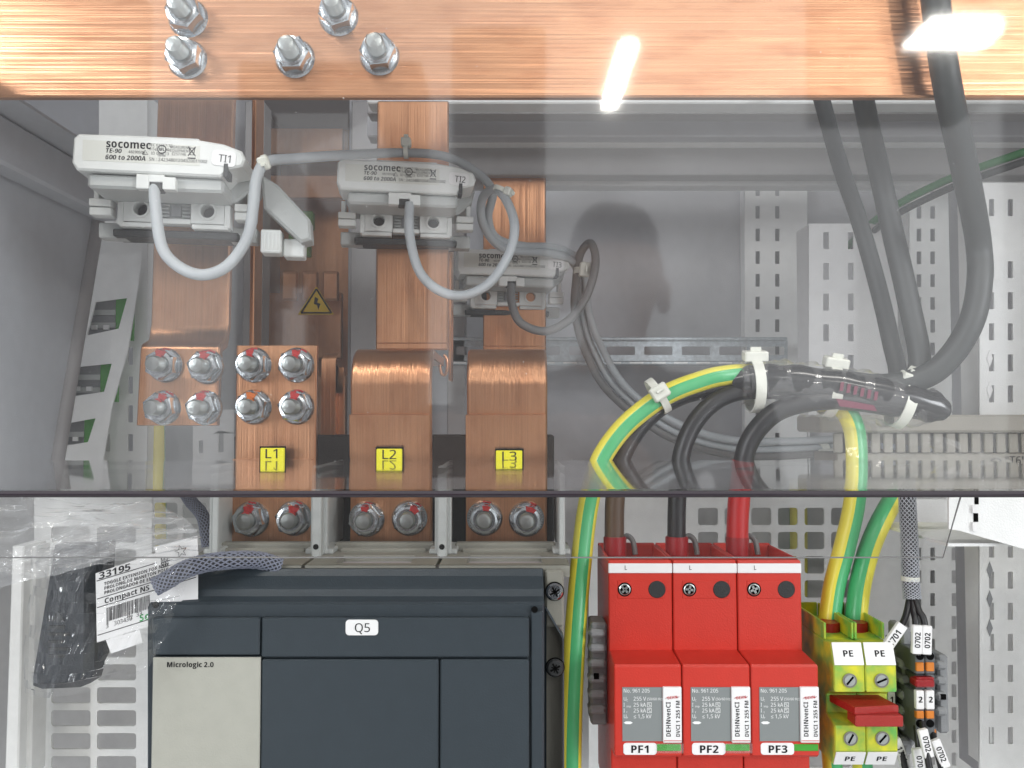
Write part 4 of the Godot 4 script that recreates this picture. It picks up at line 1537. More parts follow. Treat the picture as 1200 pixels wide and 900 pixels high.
# ---------- red arresters ----------
func arresters() -> void:
	var Y := EYE.y
	var labels := ["leftmost of three red surge arresters, tagged PF1", "middle red surge arrester, tagged PF2", "rightmost of three red surge arresters, tagged PF3"]
	for k in 3:
		var x0 := 0.0537 + k * 0.0361
		var o := thing("surge_arrester", labels[k], "surge arrester", Vector3(x0 + 0.018, Y - 0.2, -0.53), "red surge arresters in a row")
		var X := func(mm: float) -> float: return x0 + mm / 1000.0
		var m := MB.new()
		var prof := [[0.5060, -0.0786], [0.5050, -0.0800], [0.5040, -0.1278], [0.4795, -0.1292], [0.4785, -0.1305], [0.4785, -0.1762], [0.4800, -0.1775], [0.494, -0.1785], [0.494, -0.215], [0.57, -0.215], [0.57, -0.0870], [0.5165, -0.0870], [0.5165, -0.0786]]
		along_x(m, prof, x0 + 0.0002, x0 + 0.0357, 0.0006)
		obj("case", m, mats.arrester, o)
		m = MB.new()
		m.box(Vector3(X.call(18), Y - 0.0822, -0.5665), Vector3(0.0354, 0.0098, 0.004), 0.0006)
		m.box(Vector3(X.call(0.9), Y - 0.0826, -0.540), Vector3(0.0014, 0.009, 0.049), 0.0004)
		m.box(Vector3(X.call(35.1), Y - 0.0826, -0.540), Vector3(0.0014, 0.009, 0.049), 0.0004)
		obj("top_rim", m, mats.arrester, o)
		m = MB.new()
		m.box(Vector3(X.call(18), Y - 0.0829, -0.5050), Vector3(0.0356, 0.0054, 0.0016), 0.0003)
		var st := obj("marker_strip", m, mats.label_white, o)
		m = MB.new()
		text(m, "L", 0.0032, Vector3(X.call(9), Y - 0.0826, -0.50405))
		obj("lettering", m, mats.ink, st)
		m = MB.new()
		m.box(Vector3(X.call(18.2), Y - 0.0946, -0.50475), Vector3(0.026, 0.0102, 0.0008), 0.0003)
		obj("raised_band", m, mats.arrester, o)
		m = MB.new()
		m.prism(circle(0.0048, 28), -0.5055, -0.5039, 0.0003, at3(Vector3(X.call(27.2), Y - 0.0946, 0)))
		obj("cap", m, mats.case_dark, o)
		m = MB.new()
		m.prism(circle(0.0039, 24), -0.5055, -0.5042, 0.0, at3(Vector3(X.call(9.2), Y - 0.0946, 0)))
		var sh := obj("screw_hole", m, mats.hole, o)
		m = MB.new()
		m.lathe([Vector2(0.0032, -0.5045), Vector2(0.0032, -0.5039), Vector2(0.0026, -0.5036)], 20, at3(Vector3(X.call(9.2), Y - 0.0946, 0)))
		for j in 4:
			m.box(Vector3(0.0013, 0, -0.5038), Vector3(0.0018, 0.0012, 0.0006), 0.0, Transform3D(Basis(Vector3(0, 0, 1), 0.8 + k * 0.6 + PI / 2 * j), Vector3(X.call(9.2), Y - 0.0946, 0)))
		obj("screw", m, mats.zinc_dull, sh)
		# data label on the nose
		m = MB.new()
		m.box(Vector3(X.call(14.9), Y - 0.1548, -0.4784), Vector3(0.021, 0.028, 0.0006))
		var gl := obj("data_label", m, mats.label_grey, o)
		m = MB.new()
		var fz := -0.47795
		var ln := [["No. 961 205", 4.9, 142.6, 0.0026], ["U", 4.9, 146.8, 0.0025], ["255 V", 10.2, 146.8, 0.0027], ["(50/60 Hz)", 17.4, 146.9, 0.0018], ["I", 4.9, 149.9, 0.0025], ["25 kA", 10.2, 149.9, 0.0027], ["I", 4.9, 152.9, 0.0025], ["25 kA", 10.2, 152.9, 0.0027], ["U", 4.9, 155.9, 0.0025], ["\u2264 1,5 kV", 10.2, 155.9, 0.0027]]
		for t in ln:
			text(m, t[0], t[3], Vector3(X.call(t[1]), Y - t[2] / 1000.0, fz))
		for sub in [["C", 147.6], ["imp", 150.7], ["t", 153.7], ["P", 156.7]]:
			text(m, sub[0], 0.0014, Vector3(X.call(6.5), Y - sub[1] / 1000.0, fz))
		for r in [149.9, 152.9]:
			for e in [[0, 1.1, 2.2, 0.2], [0, -1.1, 2.2, 0.2], [-1.1, 0, 0.2, 2.2], [1.1, 0, 0.2, 2.2], [-0.2, 0.4, 1.2, 0.25], [0.3, -0.4, 0.8, 0.25]]:
				m.box(Vector3(X.call(18.6 + e[0]), Y - (r - e[1]) / 1000.0, fz - 0.0001), Vector3(e[2], e[3], 0.2) / 1000.0)
		m.prism(PackedVector2Array([Vector2(-2.4, 0), Vector2(-1.2, 0.7), Vector2(1.2, 0.7), Vector2(2.4, 0), Vector2(1.2, -0.7), Vector2(-1.2, -0.7)]), -0.4784, fz, 0.0, Transform3D(Basis.from_scale(Vector3(0.001, 0.001, 1)), Vector3(X.call(7.4), Y - 0.1592, 0)))
		obj("lettering", m, mats.ink_white, gl)
		m = MB.new()
		m.box(Vector3(X.call(30.5), Y - 0.1548, -0.4779), Vector3(0.0098, 0.0288, 0.0022), 0.0003)
		var wl := obj("name_label", m, mats.label_white, o)
		m = MB.new()
		text(m, "DEHNvenCI", 0.0033, Vector3(X.call(28.4), Y - 0.1662, -0.4767), Vector3(0, 1, 0), Vector3(-1, 0, 0), "Droid Sans", true)
		text(m, "DVCI 1 255 FM", 0.0028, Vector3(X.call(33.4), Y - 0.1662, -0.4767), Vector3(0, 1, 0), Vector3(-1, 0, 0), "Droid Sans", true)
		obj("lettering", m, mats.ink, wl)
		m = MB.new()
		m.box(Vector3(X.call(30.5), Y - 0.1681, -0.47675), Vector3(0.0094, 0.00035, 0.0002))
		text(m, "DEHN", 0.0019, Vector3(X.call(30.5), Y - 0.1457, -0.4766), Vector3(1, 0.12, 0), Vector3(-0.12, 1, 0), "Droid Sans", true, false)
		for e in [-1, 1]:
			m.prism(PackedVector2Array([Vector2(1.9, -0.2), Vector2(2.9, 0.5), Vector2(2.7, 0.0), Vector2(3.8, 0.7), Vector2(2.6, -0.3), Vector2(2.8, 0.1)]), -0.4768, -0.4766, 0.0, Transform3D(Basis.from_scale(Vector3(0.001 * e, 0.001 * e, 1)), Vector3(X.call(30.5), Y - 0.1457, 0)))
		obj("emblem", m, mats.ink_red, wl)
		m = MB.new()
		m.prism(round_rect(0.0176, 0.0062, 0.0016), -0.4786, -0.4780, 0.0002, at3(Vector3(X.call(13.6), Y - 0.1728, 0)))
		var pl := obj("name_tag", m, mats.label_white, o)
		m = MB.new()
		text(m, "PF%d" % (k + 1), 0.0054, Vector3(X.call(13.6), Y - 0.1729, -0.4778), Vector3(1, 0, 0), Vector3(0, 1, 0), "Droid Sans", true, false, 1.15)
		obj("lettering", m, mats.ink, pl)
		m = MB.new()
		m.box(Vector3(X.call(28.8), Y - 0.1722, -0.4787), Vector3(0.0128, 0.0036, 0.0012), 0.0003)
		var gf := obj("status_flag", m, mats.green_flag, o)
		if k < 2:
			m = MB.new()
			m.box(Vector3(X.call(29), Y - 0.1722, -0.4776), Vector3(0.0148, 0.0052, 0.0012), 0.0003)
			obj("window", m, mats.film, gf)


# ---------- earth terminals ----------
func earth_terminals() -> void:
	var Y := EYE.y
	for k in 2:
		var x0 := 0.1722 + k * 0.0170
		var o := thing("earth_terminal", ["left earth terminal in marbled yellow and green, lettered PE", "right earth terminal in marbled yellow and green, lettered PE"][k], "terminal block", Vector3(x0 + 0.0085, Y - 0.19, -0.53), "yellow and green earth terminals")
		var m := MB.new()
		var prof := [[0.4900, -0.1205], [0.4855, -0.1320], [0.4850, -0.1452], [0.4935, -0.1475], [0.4975, -0.1500], [0.4975, -0.1600], [0.4850, -0.1630], [0.4850, -0.1762], [0.4900, -0.1850], [0.56, -0.1850], [0.56, -0.1200], [0.5020, -0.1215]]
		along_x(m, prof, x0, x0 + 0.0166, 0.0006)
		obj("case", m, mats.earth_terminal, o)
		m = MB.new()      # open cable funnel on top
		m.box(Vector3(x0 + 0.0007, Y - 0.1165, -0.5275), Vector3(0.0013, 0.009, 0.055), 0.0003)
		m.box(Vector3(x0 + 0.0159, Y - 0.1165, -0.5275), Vector3(0.0013, 0.009, 0.055), 0.0003)
		m.box(Vector3(x0 + 0.0083, Y - 0.1165, -0.5560), Vector3(0.0138, 0.009, 0.0013), 0.0003)
		obj("funnel", m, mats.earth_terminal, o)
		for e in [[0.4899, -0.1202, 0.4856, -0.1312, -0.1256, 0.0105], [0.4851, -0.1768, 0.4895, -0.1846, -0.1810, 0.0085]]:
			m = MB.new()
			var a := Vector3(x0 + 0.0004, Y + e[1], -e[0] + 0.0004)
			var b := Vector3(x0 + 0.0004, Y + e[3], -e[2] + 0.0004)
			var w := Vector3(0.0158, 0, 0)
			var nn := (b - a).cross(w).normalized()
			if nn.z < 0:
				nn = -nn
			m.plate([a + nn * 0.0005, b + nn * 0.0005, b + w + nn * 0.0005, a + w + nn * 0.0005], -nn * 0.0006)
			var mk := obj("marker", m, mats.label_white, o)
			m = MB.new()
			text(m, "PE", 0.0046, (a + b) / 2 + w / 2 + nn * 0.00065, Vector3(1, 0, 0), (a - b).normalized() if a.y > b.y else (b - a).normalized(), "Droid Sans", true, false, 1.15)
			obj("lettering", m, mats.ink, mk)
		for y in [-0.1392, -0.1697]:
			m = MB.new()
			var c := Vector3(x0 + 0.0083, Y + y, -0.4849)
			m.prism(circle(0.0035, 24), -0.0004, 0.0003, 0.0, at3(c))
			m.lathe([Vector2(0.0037, -0.0002), Vector2(0.0038, 0.0005), Vector2(0.0034, 0.0006)], 24, at3(c))
			var sh := obj("screw_hole", m, mats.breaker_base, o)
			m = MB.new()
			m.lathe([Vector2(0.0030, 0.0002), Vector2(0.0029, 0.0006), Vector2(0.0, 0.0007)], 20, at3(c))
			obj("screw", m, mats.zinc_dull, sh)
			m = MB.new()
			m.box(Vector3(0, 0, 0.0007), Vector3(0.0054, 0.0010, 0.0004), 0.0, Transform3D(Basis(Vector3(0, 0, 1), rng.randf_range(0.3, 1.4)), c))
			obj("slot", m, mats.hole, sh)
	var br := thing("bridge", "flat red bridge plugged across both earth terminals", "terminal bridge", P(1005, 840, 0.48))
	var m := MB.new()
	m.box(Vector3(0.1915, Y - 0.1570, -0.4795), Vector3(0.0250, 0.0058, 0.012), 0.0005)
	m.prism(PackedVector2Array([Vector2(0.1795, -0.4700), Vector2(0.2040, -0.4740), Vector2(0.200, -0.4980), Vector2(0.1725, -0.4980)]), 0.0, 0.004, 0.0005, Transform3D(Basis(Vector3(1, 0, 0), Vector3(0, 0, 1), Vector3(0, 1, 0)), Vector3(0, Y - 0.1545, -0.0055)))
	obj("body", m, mats.bridge_red, br)


# ---------- small terminals, end clamps ----------
func small_terminals() -> void:
	var Y := EYE.y
	var m := MB.new()
	var o: Node3D
	for k in 2:
		o = thing("small_terminal", ["left grey spring terminal below the 0702 wire tags", "right grey spring terminal below the 0702 wire tags"][k], "terminal block", P(1079 + k * 12, 880, 0.50), "grey spring terminals")
		var x0 := 1072.6 + k * 12.0
		var x1 := x0 + 11.4
		m = MB.new()
		pbox(m, x0, 764, x1, 790, 0.498, 0.04, 0.0005)
		pbox(m, x0, 791, x1, 812, 0.504, 0.034, 0.0004)
		pbox(m, x0, 812, x1, 872, 0.498, 0.04, 0.0005)
		obj("case", m, mats.terminal_grey, o)
		m = MB.new()
		pbox(m, x0 + 1.2, 776.5, x1 - 0.8, 787, 0.4970, 0.003, 0.0004)
		obj("release_button", m, mats.orange, o)
		m = MB.new()
		pbox(m, x0 + 1.2, 833.5, x1 - 0.8, 842.5, 0.4970, 0.003, 0.0004)
		obj("release_button", m, mats.orange, o)
		m = MB.new()
		for y in [769.0, 848.0]:
			var p := P((x0 + x1) / 2, y, 0.4975)
			m.prism(circle(0.0021, 18), -0.0006, 0.0002, 0.0, at3(p))
		obj("wire_hole", m, mats.hole, o)
		m = MB.new()
		pbox(m, x0 + 0.8, 809.5, x1 - 0.4, 831.5, 0.4965, 0.003, 0.0004)
		var mk := obj("marker", m, mats.label_white, o)
		m = MB.new()
		text(m, "2", 0.0044, P((x0 + x1) / 2 + 0.8, 820, 0.4962), Vector3(1, 0, 0), Vector3(0, 1, 0), "Droid Sans", true, false)
		obj("lettering", m, mats.ink, mk)
	o = thing("small_terminal", "grey spring terminal with marker 1, half hidden behind the earth terminals", "terminal block", P(1044, 880, 0.515), "grey spring terminals")
	m = MB.new()
	pbox(m, 1038, 770, 1050, 872, 0.516, 0.04, 0.0005)
	obj("case", m, mats.terminal_grey, o)
	m = MB.new()
	pbox(m, 1036.5, 811, 1040, 831, 0.5150, 0.003, 0.0003)
	pbox(m, 1040.8, 811, 1049.5, 831, 0.5145, 0.003, 0.0003)
	var mk1 := obj("marker", m, mats.label_white, o)
	m = MB.new()
	text(m, "1", 0.0044, P(1045.5, 820, 0.5142), Vector3(1, 0, 0), Vector3(0, 1, 0), "Droid Sans", true, false)
	obj("lettering", m, mats.ink, mk1)
	m = MB.new()
	pbox(m, 1040, 833, 1049, 841, 0.5150, 0.003, 0.0003)
	obj("release_button", m, mats.orange, o)
	o = thing("small_terminal", "lower grey spring terminal with an orange button behind the last wire tag", "terminal block", P(1093, 870, 0.505), "grey spring terminals")
	m = MB.new()
	pbox(m, 1086, 853, 1099, 880, 0.502, 0.03, 0.0005)
	obj("case", m, mats.terminal_grey, o)
	m = MB.new()
	pbox(m, 1088, 855, 1097.5, 865, 0.501, 0.002, 0.0003)
	obj("release_button", m, mats.orange, o)
	o = thing("bridge", "small red bridge between the two grey spring terminals", "terminal bridge", P(1085, 808, 0.5))
	m = MB.new()
	pbox(m, 1073, 797, 1096, 806, 0.4955, 0.008, 0.0008)
	pbox(m, 1074, 794, 1095, 797.5, 0.4975, 0.004, 0.0004)
	obj("body", m, mats.sleeve_red, o)
	# end clamps: a plate and fins
	for q in [[1055, 1070, 735, 885, 0.512, "grey end plate between the earth and the spring terminals"], [1097, 1113, 768, 860, 0.512, "grey finned end clamp right of the spring terminals"], [690, 712, 730, 850, 0.508, "grey finned end clamp left of the red arresters"]]:
		o = thing("end_clamp", q[5], "end clamp", P((q[0] + q[1]) / 2, q[3], q[4]), "grey end clamps on the mounting rail")
		m = MB.new()
		pbox(m, q[0] + 2, q[2], q[1], q[3], q[4] + 0.004, 0.02, 0.0012)
		obj("plate", m, mats.clamp_grey, o)
		var y: float = q[2] + (8.0 if q[0] != 1055 else 40.0)
		while y < q[3] - 12:
			m = MB.new()
			pbox(m, q[0], y, q[1] - 1, y + 10, q[4], 0.012, 0.0016)
			obj("fin", m, mats.clamp_grey, o)
			y += 18.0
		m = MB.new()
		pbox(m, q[0] + 6, (q[2] + q[3]) / 2, q[0] + 12, (q[2] + q[3]) / 2 + 6, q[4] - 0.0004, 0.002)
		obj("hole", m, mats.hole, o)
	o = thing("end_plate", "large dark grey oval cover plate below the spring terminals", "end plate", P(1062, 880, 0.53))
	m = MB.new()
	pprism(m, [[1051, 745], [1062, 735], [1072, 745], [1074, 870], [1066, 880], [1054, 878], [1050, 860]], 0.522, 0.01, 0.001)
	obj("body", m, mats.clamp_grey, o)


# ---------- current transformers ----------
func mm(m: MB, x0: float, x1: float, y0: float, y1: float, z0: float, z1: float, bev := 0.4) -> void:
	m.box(Vector3((x0 + x1) / 2, (y0 + y1) / 2, (z0 + z1) / 2) / 1000.0, Vector3(absf(x1 - x0), absf(y1 - y0), absf(z1 - z0)) / 1000.0, bev / 1000.0)


func transformers() -> void:
	var list := [[187, 182, 0.49, "TI1", "nearest and largest looking white current transformer, tagged TI1, at the left"], [477, 207, 0.59, "TI2", "white current transformer tagged TI2, in the middle of the three"], [602, 308, 0.72, "TI3", "smallest looking, rearmost white current transformer, tagged TI3"]]
	for q in list:
		var o := thing("current_transformer", q[4], "current transformer", P(q[0], q[1], q[2]), "white current transformers on the bars")
		o.rotation.y = deg_to_rad(7.0)
		o.rotation.z = deg_to_rad(-0.6)
		var m := MB.new()
		var poly := PackedVector2Array()
		for p in [[-43, 10], [-45.5, 7.5], [-46, -6], [-43.5, -10], [33, -10.5], [37, -6], [44.5, -4], [46, 0], [44, 4.5], [34, 8], [20, 9.8], [-10, 10.5]]:
			poly.append(Vector2(p[0], p[1]) / 1000.0)
		m.prism(poly, -0.031, 0.0, 0.0011)
		mm(m, -20, 20, 10, 11.6, -26, -4, 0.5)
		own("case", m, mats.case_white, o)
		m = MB.new()
		poly = PackedVector2Array()
		for p in [[-40, 8], [-44, -4], [-38, -16], [36, -17], [46, -8], [48, 0], [40, 8]]:
			poly.append(Vector2(p[0], p[1]) / 1000.0)
		m.prism(poly, -0.062, -0.0315, 0.0012)
		own("rear_case", m, mats.case_grey, o)
		m = MB.new()
		mm(m, -39, 34, -18.5, -10.8, -36, -4, 1.5)
		own("underside", m, mats.case_grey, o)
		m = MB.new()
		mm(m, 34.5, 37.0, -10.4, -3, -12, 0.6, 0.2)
		own("notch", m, mats.case_dark, o)
		# bracket: two round holes, ribs between, wings beside
		m = MB.new()
		for s in [-19.0, 19.0]:
			var c := circle(0.004, 24)
			var hole := []
			for i in 24:
				hole.append(Vector3(s / 1000.0 + c[(i + 15) % 24].x, -0.0225 + c[(i + 15) % 24].y, -0.0345))
			m.ring([Vector3(s - 9.5, -30, -34.5) / 1000.0, Vector3(s + 9.5, -30, -34.5) / 1000.0, Vector3(s + 9.5, -17, -34.5) / 1000.0, Vector3(s - 9.5, -17, -34.5) / 1000.0], hole, Vector3(0, 0, -0.009))
			m.lathe([Vector2(0.0041, -0.0345), Vector2(0.0041, -0.0334), Vector2(0.0054, -0.0334), Vector2(0.0054, -0.0345)], 24, at3(Vector3(s / 1000.0, -0.0225, 0)))
		mm(m, -9.4, 9.4, -30.5, -27.5, -44, -34.6, 0.4)
		mm(m, -32, -28.6, -32, -18.5, -44, -34.3, 0.4)
		mm(m, 28.6, 32, -32, -18.5, -44, -34.3, 0.4)
		mm(m, -31, -10, -33, -30.2, -44, -34.8, 0.4)
		mm(m, 10, 31, -33, -30.2, -44, -34.8, 0.4)
		var br := own("bracket", m, mats.case_white, o)
		m = MB.new()
		mm(m, -9.4, 9.4, -27.4, -17, -44, -40, 0.2)
		for k in 4:
			mm(m, -8.5, -4, -26 + k * 2.2, -25 + k * 2.2, -40, -37.5, 0.1)
			mm(m, 4, 8.5, -26 + k * 2.2, -25 + k * 2.2, -40, -37.5, 0.1)
		own("ribs", m, mats.case_grey, br)
		m = MB.new()
		mm(m, -3, 3, -25.5, -18.5, -40, -38.5, 0.3)
		own("data_window", m, mats.clamp_grey, br)
		m = MB.new()
		for s in [-1.0, 1.0]:
			m.prism(circle(0.0039, 20), -0.0434, -0.0425, 0.0, at3(Vector3(s * 0.019, -0.0225, 0)))
		own("bore", m, mats.case_dark, br)
		for s in [-1.0, 1.0]:
			m = MB.new()
			mm(m, s * 35, s * 47, -22.4, -18, -42, -31, 0.5)
			mm(m, s * 35, s * 47, -27.5, -22.8, -42, -32, 0.5)
			mm(m, s * 42, s * 45, -18, -10, -40, -33, 0.4)
			own("wing", m, mats.case_white, o)
			m = MB.new()
			mm(m, s * 30, s * 46, -38, -29, -58, -46, 0.6)
			own("lower_clamp", m, mats.case_grey, o)
		m = MB.new()
		mm(m, -36, 36, -38, -33.5, -60, -40, 0.6)
		own("pressure_plate", m, mats.case_dark, o)
		m = MB.new()
		mm(m, -12, -5, -19, -11, -6, 0.5, 0.4)
		mm(m, 2, 9, -19, -12, -6, 0.5, 0.4)
		mm(m, -6, 3, -15, -10.8, -8, 0.2, 0.4)
		own("cable_clip", m, mats.case_white, o)
		m = MB.new()
		mm(m, -5.5, 1.5, -19.5, -13, -9, -0.5, 0.5)
		own("plug", m, mats.case_dark, o)
		m = MB.new()
		m.prism(PackedVector2Array([Vector2(-0.0405, 0.0068), Vector2(0.0215, 0.0062), Vector2(0.0215, -0.0050), Vector2(-0.0405, -0.0046)]), -0.0002, 0.0002)
		var lb := own("label", m, mats.label_silver, o)
		m = MB.new()
		var z := 0.00035
		text(m, "socomec", 0.0062, Vector3(-0.0285, 0.0052, z), Vector3(1, 0, 0), Vector3(0, 1, 0), "Droid Sans", true, true, 0.92)
		text(m, "TE-90", 0.0034, Vector3(-0.0285, 0.0013, z), Vector3(1, 0, 0), Vector3(0.15, 1, 0), "Droid Sans", true)
		text(m, "48290506", 0.0020, Vector3(-0.0165, 0.0011, z))
		text(m, "600 to 2000A", 0.0036, Vector3(-0.0285, -0.0023, z), Vector3(1, 0, 0), Vector3(0.15, 1, 0), "Droid Sans", true, true, 0.98)
		text(m, "SN : 24234801204320011002", 0.0024, Vector3(-0.0055, -0.0025, z))
		text(m, "IEC 61557-12", 0.0021, Vector3(-0.0055, 0.0055, z))
		text(m, "0.5 0,8r- 60", 0.0021, Vector3(-0.0055, 0.0033, z))
		text(m, "ID 064213", 0.0021, Vector3(-0.0045, 0.0009, z))
		text(m, "MEASURING", 0.0020, Vector3(0.0055, 0.0048, z))
		text(m, "EQUIPMENT", 0.0020, Vector3(0.0055, 0.0029, z))
		text(m, "E257746", 0.0020, Vector3(0.0065, 0.0010, z))
		text(m, "UL", 0.0026, Vector3(0.0012, 0.0033, z), Vector3(1, 0, 0), Vector3(0, 1, 0), "Droid Sans", true, false)
		text(m, "c", 0.0022, Vector3(-0.0026, 0.0030, z))
		text(m, "US", 0.0013, Vector3(0.0040, 0.0028, z))
		text(m, "LISTED", 0.0013, Vector3(0.0012, -0.0002, z), Vector3(1, 0, 0), Vector3(0, 1, 0), "Droid Sans", true, false)
		var ring := []
		for i in 21:
			ring.append(Vector3(0.0012 + 0.0022 * cos(TAU * i / 20.0), 0.0033 + 0.0022 * sin(TAU * i / 20.0), z))
		m.tube(ring, 0.00025, 4)
		# small triangle, crossed-out bin
		m.tube([Vector3(-0.0090, 0.0000, z), Vector3(-0.0062, 0.0000, z), Vector3(-0.0076, 0.0024, z), Vector3(-0.0090, 0.0000, z)], 0.00016, 4)
		m.tube([Vector3(0.0152, 0.0055, z), Vector3(0.0192, 0.0004, z)], 0.00026, 4)
		m.tube([Vector3(0.0192, 0.0055, z), Vector3(0.0152, 0.0004, z)], 0.00026, 4)
		m.tube([Vector3(0.0158, 0.0048, z), Vector3(0.0188, 0.0048, z), Vector3(0.0182, 0.0010, z), Vector3(0.0164, 0.0010, z), Vector3(0.0158, 0.0048, z)], 0.00022, 4)
		m.box(Vector3(0.0172, -0.0009, z), Vector3(0.0042, 0.0006, 0.0002))
		own("lettering", m, mats.ink, lb)
		m = MB.new()
		m.prism(round_rect(0.0132, 0.0086, 0.0022), -0.0001, 0.0004, 0.0001, Transform3D(Basis(Vector3(0, 0, 1), -0.08), Vector3(0.0345, -0.0003, 0.0001)))
		var tg := own("name_tag", m, mats.label_white, o)
		m = MB.new()
		text(m, q[3], 0.0056, Vector3(0.0355, -0.0006, 0.0007), Vector3(1, -0.08, 0), Vector3(0.08, 1, 0), "Droid Sans", false, false)
		own("lettering", m, mats.ink, tg)
		if q[3] == "TI1":
			m = MB.new()
			m.prism(PackedVector2Array([Vector2(0.050, 0.0), Vector2(0.060, -0.006), Vector2(0.079, -0.026), Vector2(0.080, -0.038), Vector2(0.074, -0.040), Vector2(0.052, -0.020)]), -0.050, -0.030, 0.0015)
			own("hinged_flap", m, mats.case_grey, o)
			m = MB.new()
			mm(m, 50, 62, -46, -32, -48, -34, 0.8)
			mm(m, 62.5, 75, -47, -36, -54, -40, 0.8)
			for k in 4:
				mm(m, 52 + k * 2.4, 53 + k * 2.4, -44, -34, -34, -33.4, 0.1)
			own("latch", m, mats.case_white, o)


# ---------- cables ----------
func cable(called: String, label: String, category: String, pts: Array, r, material: Material, sides := 14, group := "", stripes := [], roll := 0.0) -> Node3D:
	var o := thing(called, label, category, P(pts[-1][0], pts[-1][1], pts[-1][2]), group)
	var m := MB.new()
	m.tube(path(pts, 7), r, sides, true, stripes, roll)
	obj("sheath" if not stripes else "insulation", m, material, o)
	return o


func tie(label: String, px: float, py: float, d: float, axis: Vector3, r: float, head_turn: float, width := 0.0035, head := 1.0) -> void:
	var o := thing("cable_tie", label, "cable tie", P(px, py, d), "white cable ties")
	var c := P(px, py, d)
	var m := MB.new()
	var a := axis.normalized()
	var u := (Vector3(0, 0, 1) - a * a.z).normalized()
	var w := a.cross(u)
	for i in 24:
		var n0 := u * cos(TAU * i / 24.0) + w * sin(TAU * i / 24.0)
		var n1 := u * cos(TAU * (i + 1) / 24.0) + w * sin(TAU * (i + 1) / 24.0)
		m.squad(c + n0 * r - a * width / 2, c + n0 * r + a * width / 2, c + n1 * r + a * width / 2, c + n1 * r - a * width / 2, n0, n0, n1, n1)
		for s in [-0.5, 0.5]:
			m.quad(c + n0 * r + a * width * s, c + n1 * r + a * width * s, c + n1 * (r - 0.0011) + a * width * s, c + n0 * (r - 0.0011) + a * width * s, a * s)
	obj("strap", m, mats.tie, o)
	m = MB.new()
	var h := u * cos(head_turn) + w * sin(head_turn)
	var t := Transform3D(Basis(a, h, a.cross(h)), c + h * (r + 0.0018))
	m.box(Vector3.ZERO, Vector3(width * 1.55, 0.0042, 0.0058) * head, 0.0008, t)
	obj("head", m, mats.tie, o)
	m = MB.new()
	m.box(Vector3(0, 0.0027 * head, 0.0005), Vector3(width * 0.7, 0.0022, 0.0011) * head, 0.0002, t)
	obj("tail", m, mats.tie, o)


func braided(called: String, label: String, pts: Array, r: float, ribbons: int, turns: float, dark: Material, pale: Material, width := 0.1) -> Node3D:
	var o := thing(called, label, "cable sleeve", P(pts[-1][0], pts[-1][1], pts[-1][2]))
	var p := path(pts, 8)
	var m := MB.new()
	m.tube(p, r * 0.93, 14)
	obj("core", m, dark, o)
	var len := 0.0
	for i in p.size() - 1:
		len += (p[i + 1] - p[i]).length()
	m = MB.new()
	var steps := int(len / (r * 0.35)) + 8
	# frames along the path
	var up := Vector3(0, 0, 1)
	var cs := []
	for i in steps + 1:
		var f := float(i) / steps * (p.size() - 1)
		var k := mini(int(f), p.size() - 2)
		var c: Vector3 = (p[k] as Vector3).lerp(p[k + 1], f - k)
		var tg: Vector3 = ((p[mini(k + 2, p.size() - 1)] as Vector3) - (p[maxi(k - 1, 0)] as Vector3)).normalized()
		up = (up - tg * up.dot(tg)).normalized()
		cs.append([c, up, tg.cross(up)])
	for dirn in [1.0, -1.0]:
		for b in ribbons:
			var l := []
			for i in steps + 1:
				var an: float = TAU * (b / float(ribbons) + dirn * turns * len * i / steps)
				var rr: float = r * (1.0 + 0.03 * dirn * (1 if (int(i) + b) % 2 == 0 else -1))
				l.append(cs[i][0] + (cs[i][1] * cos(an) + cs[i][2] * sin(an)) * rr)
			m.tube(l, r * width, 4, false)
	obj("braid", m, pale, o)
	return o


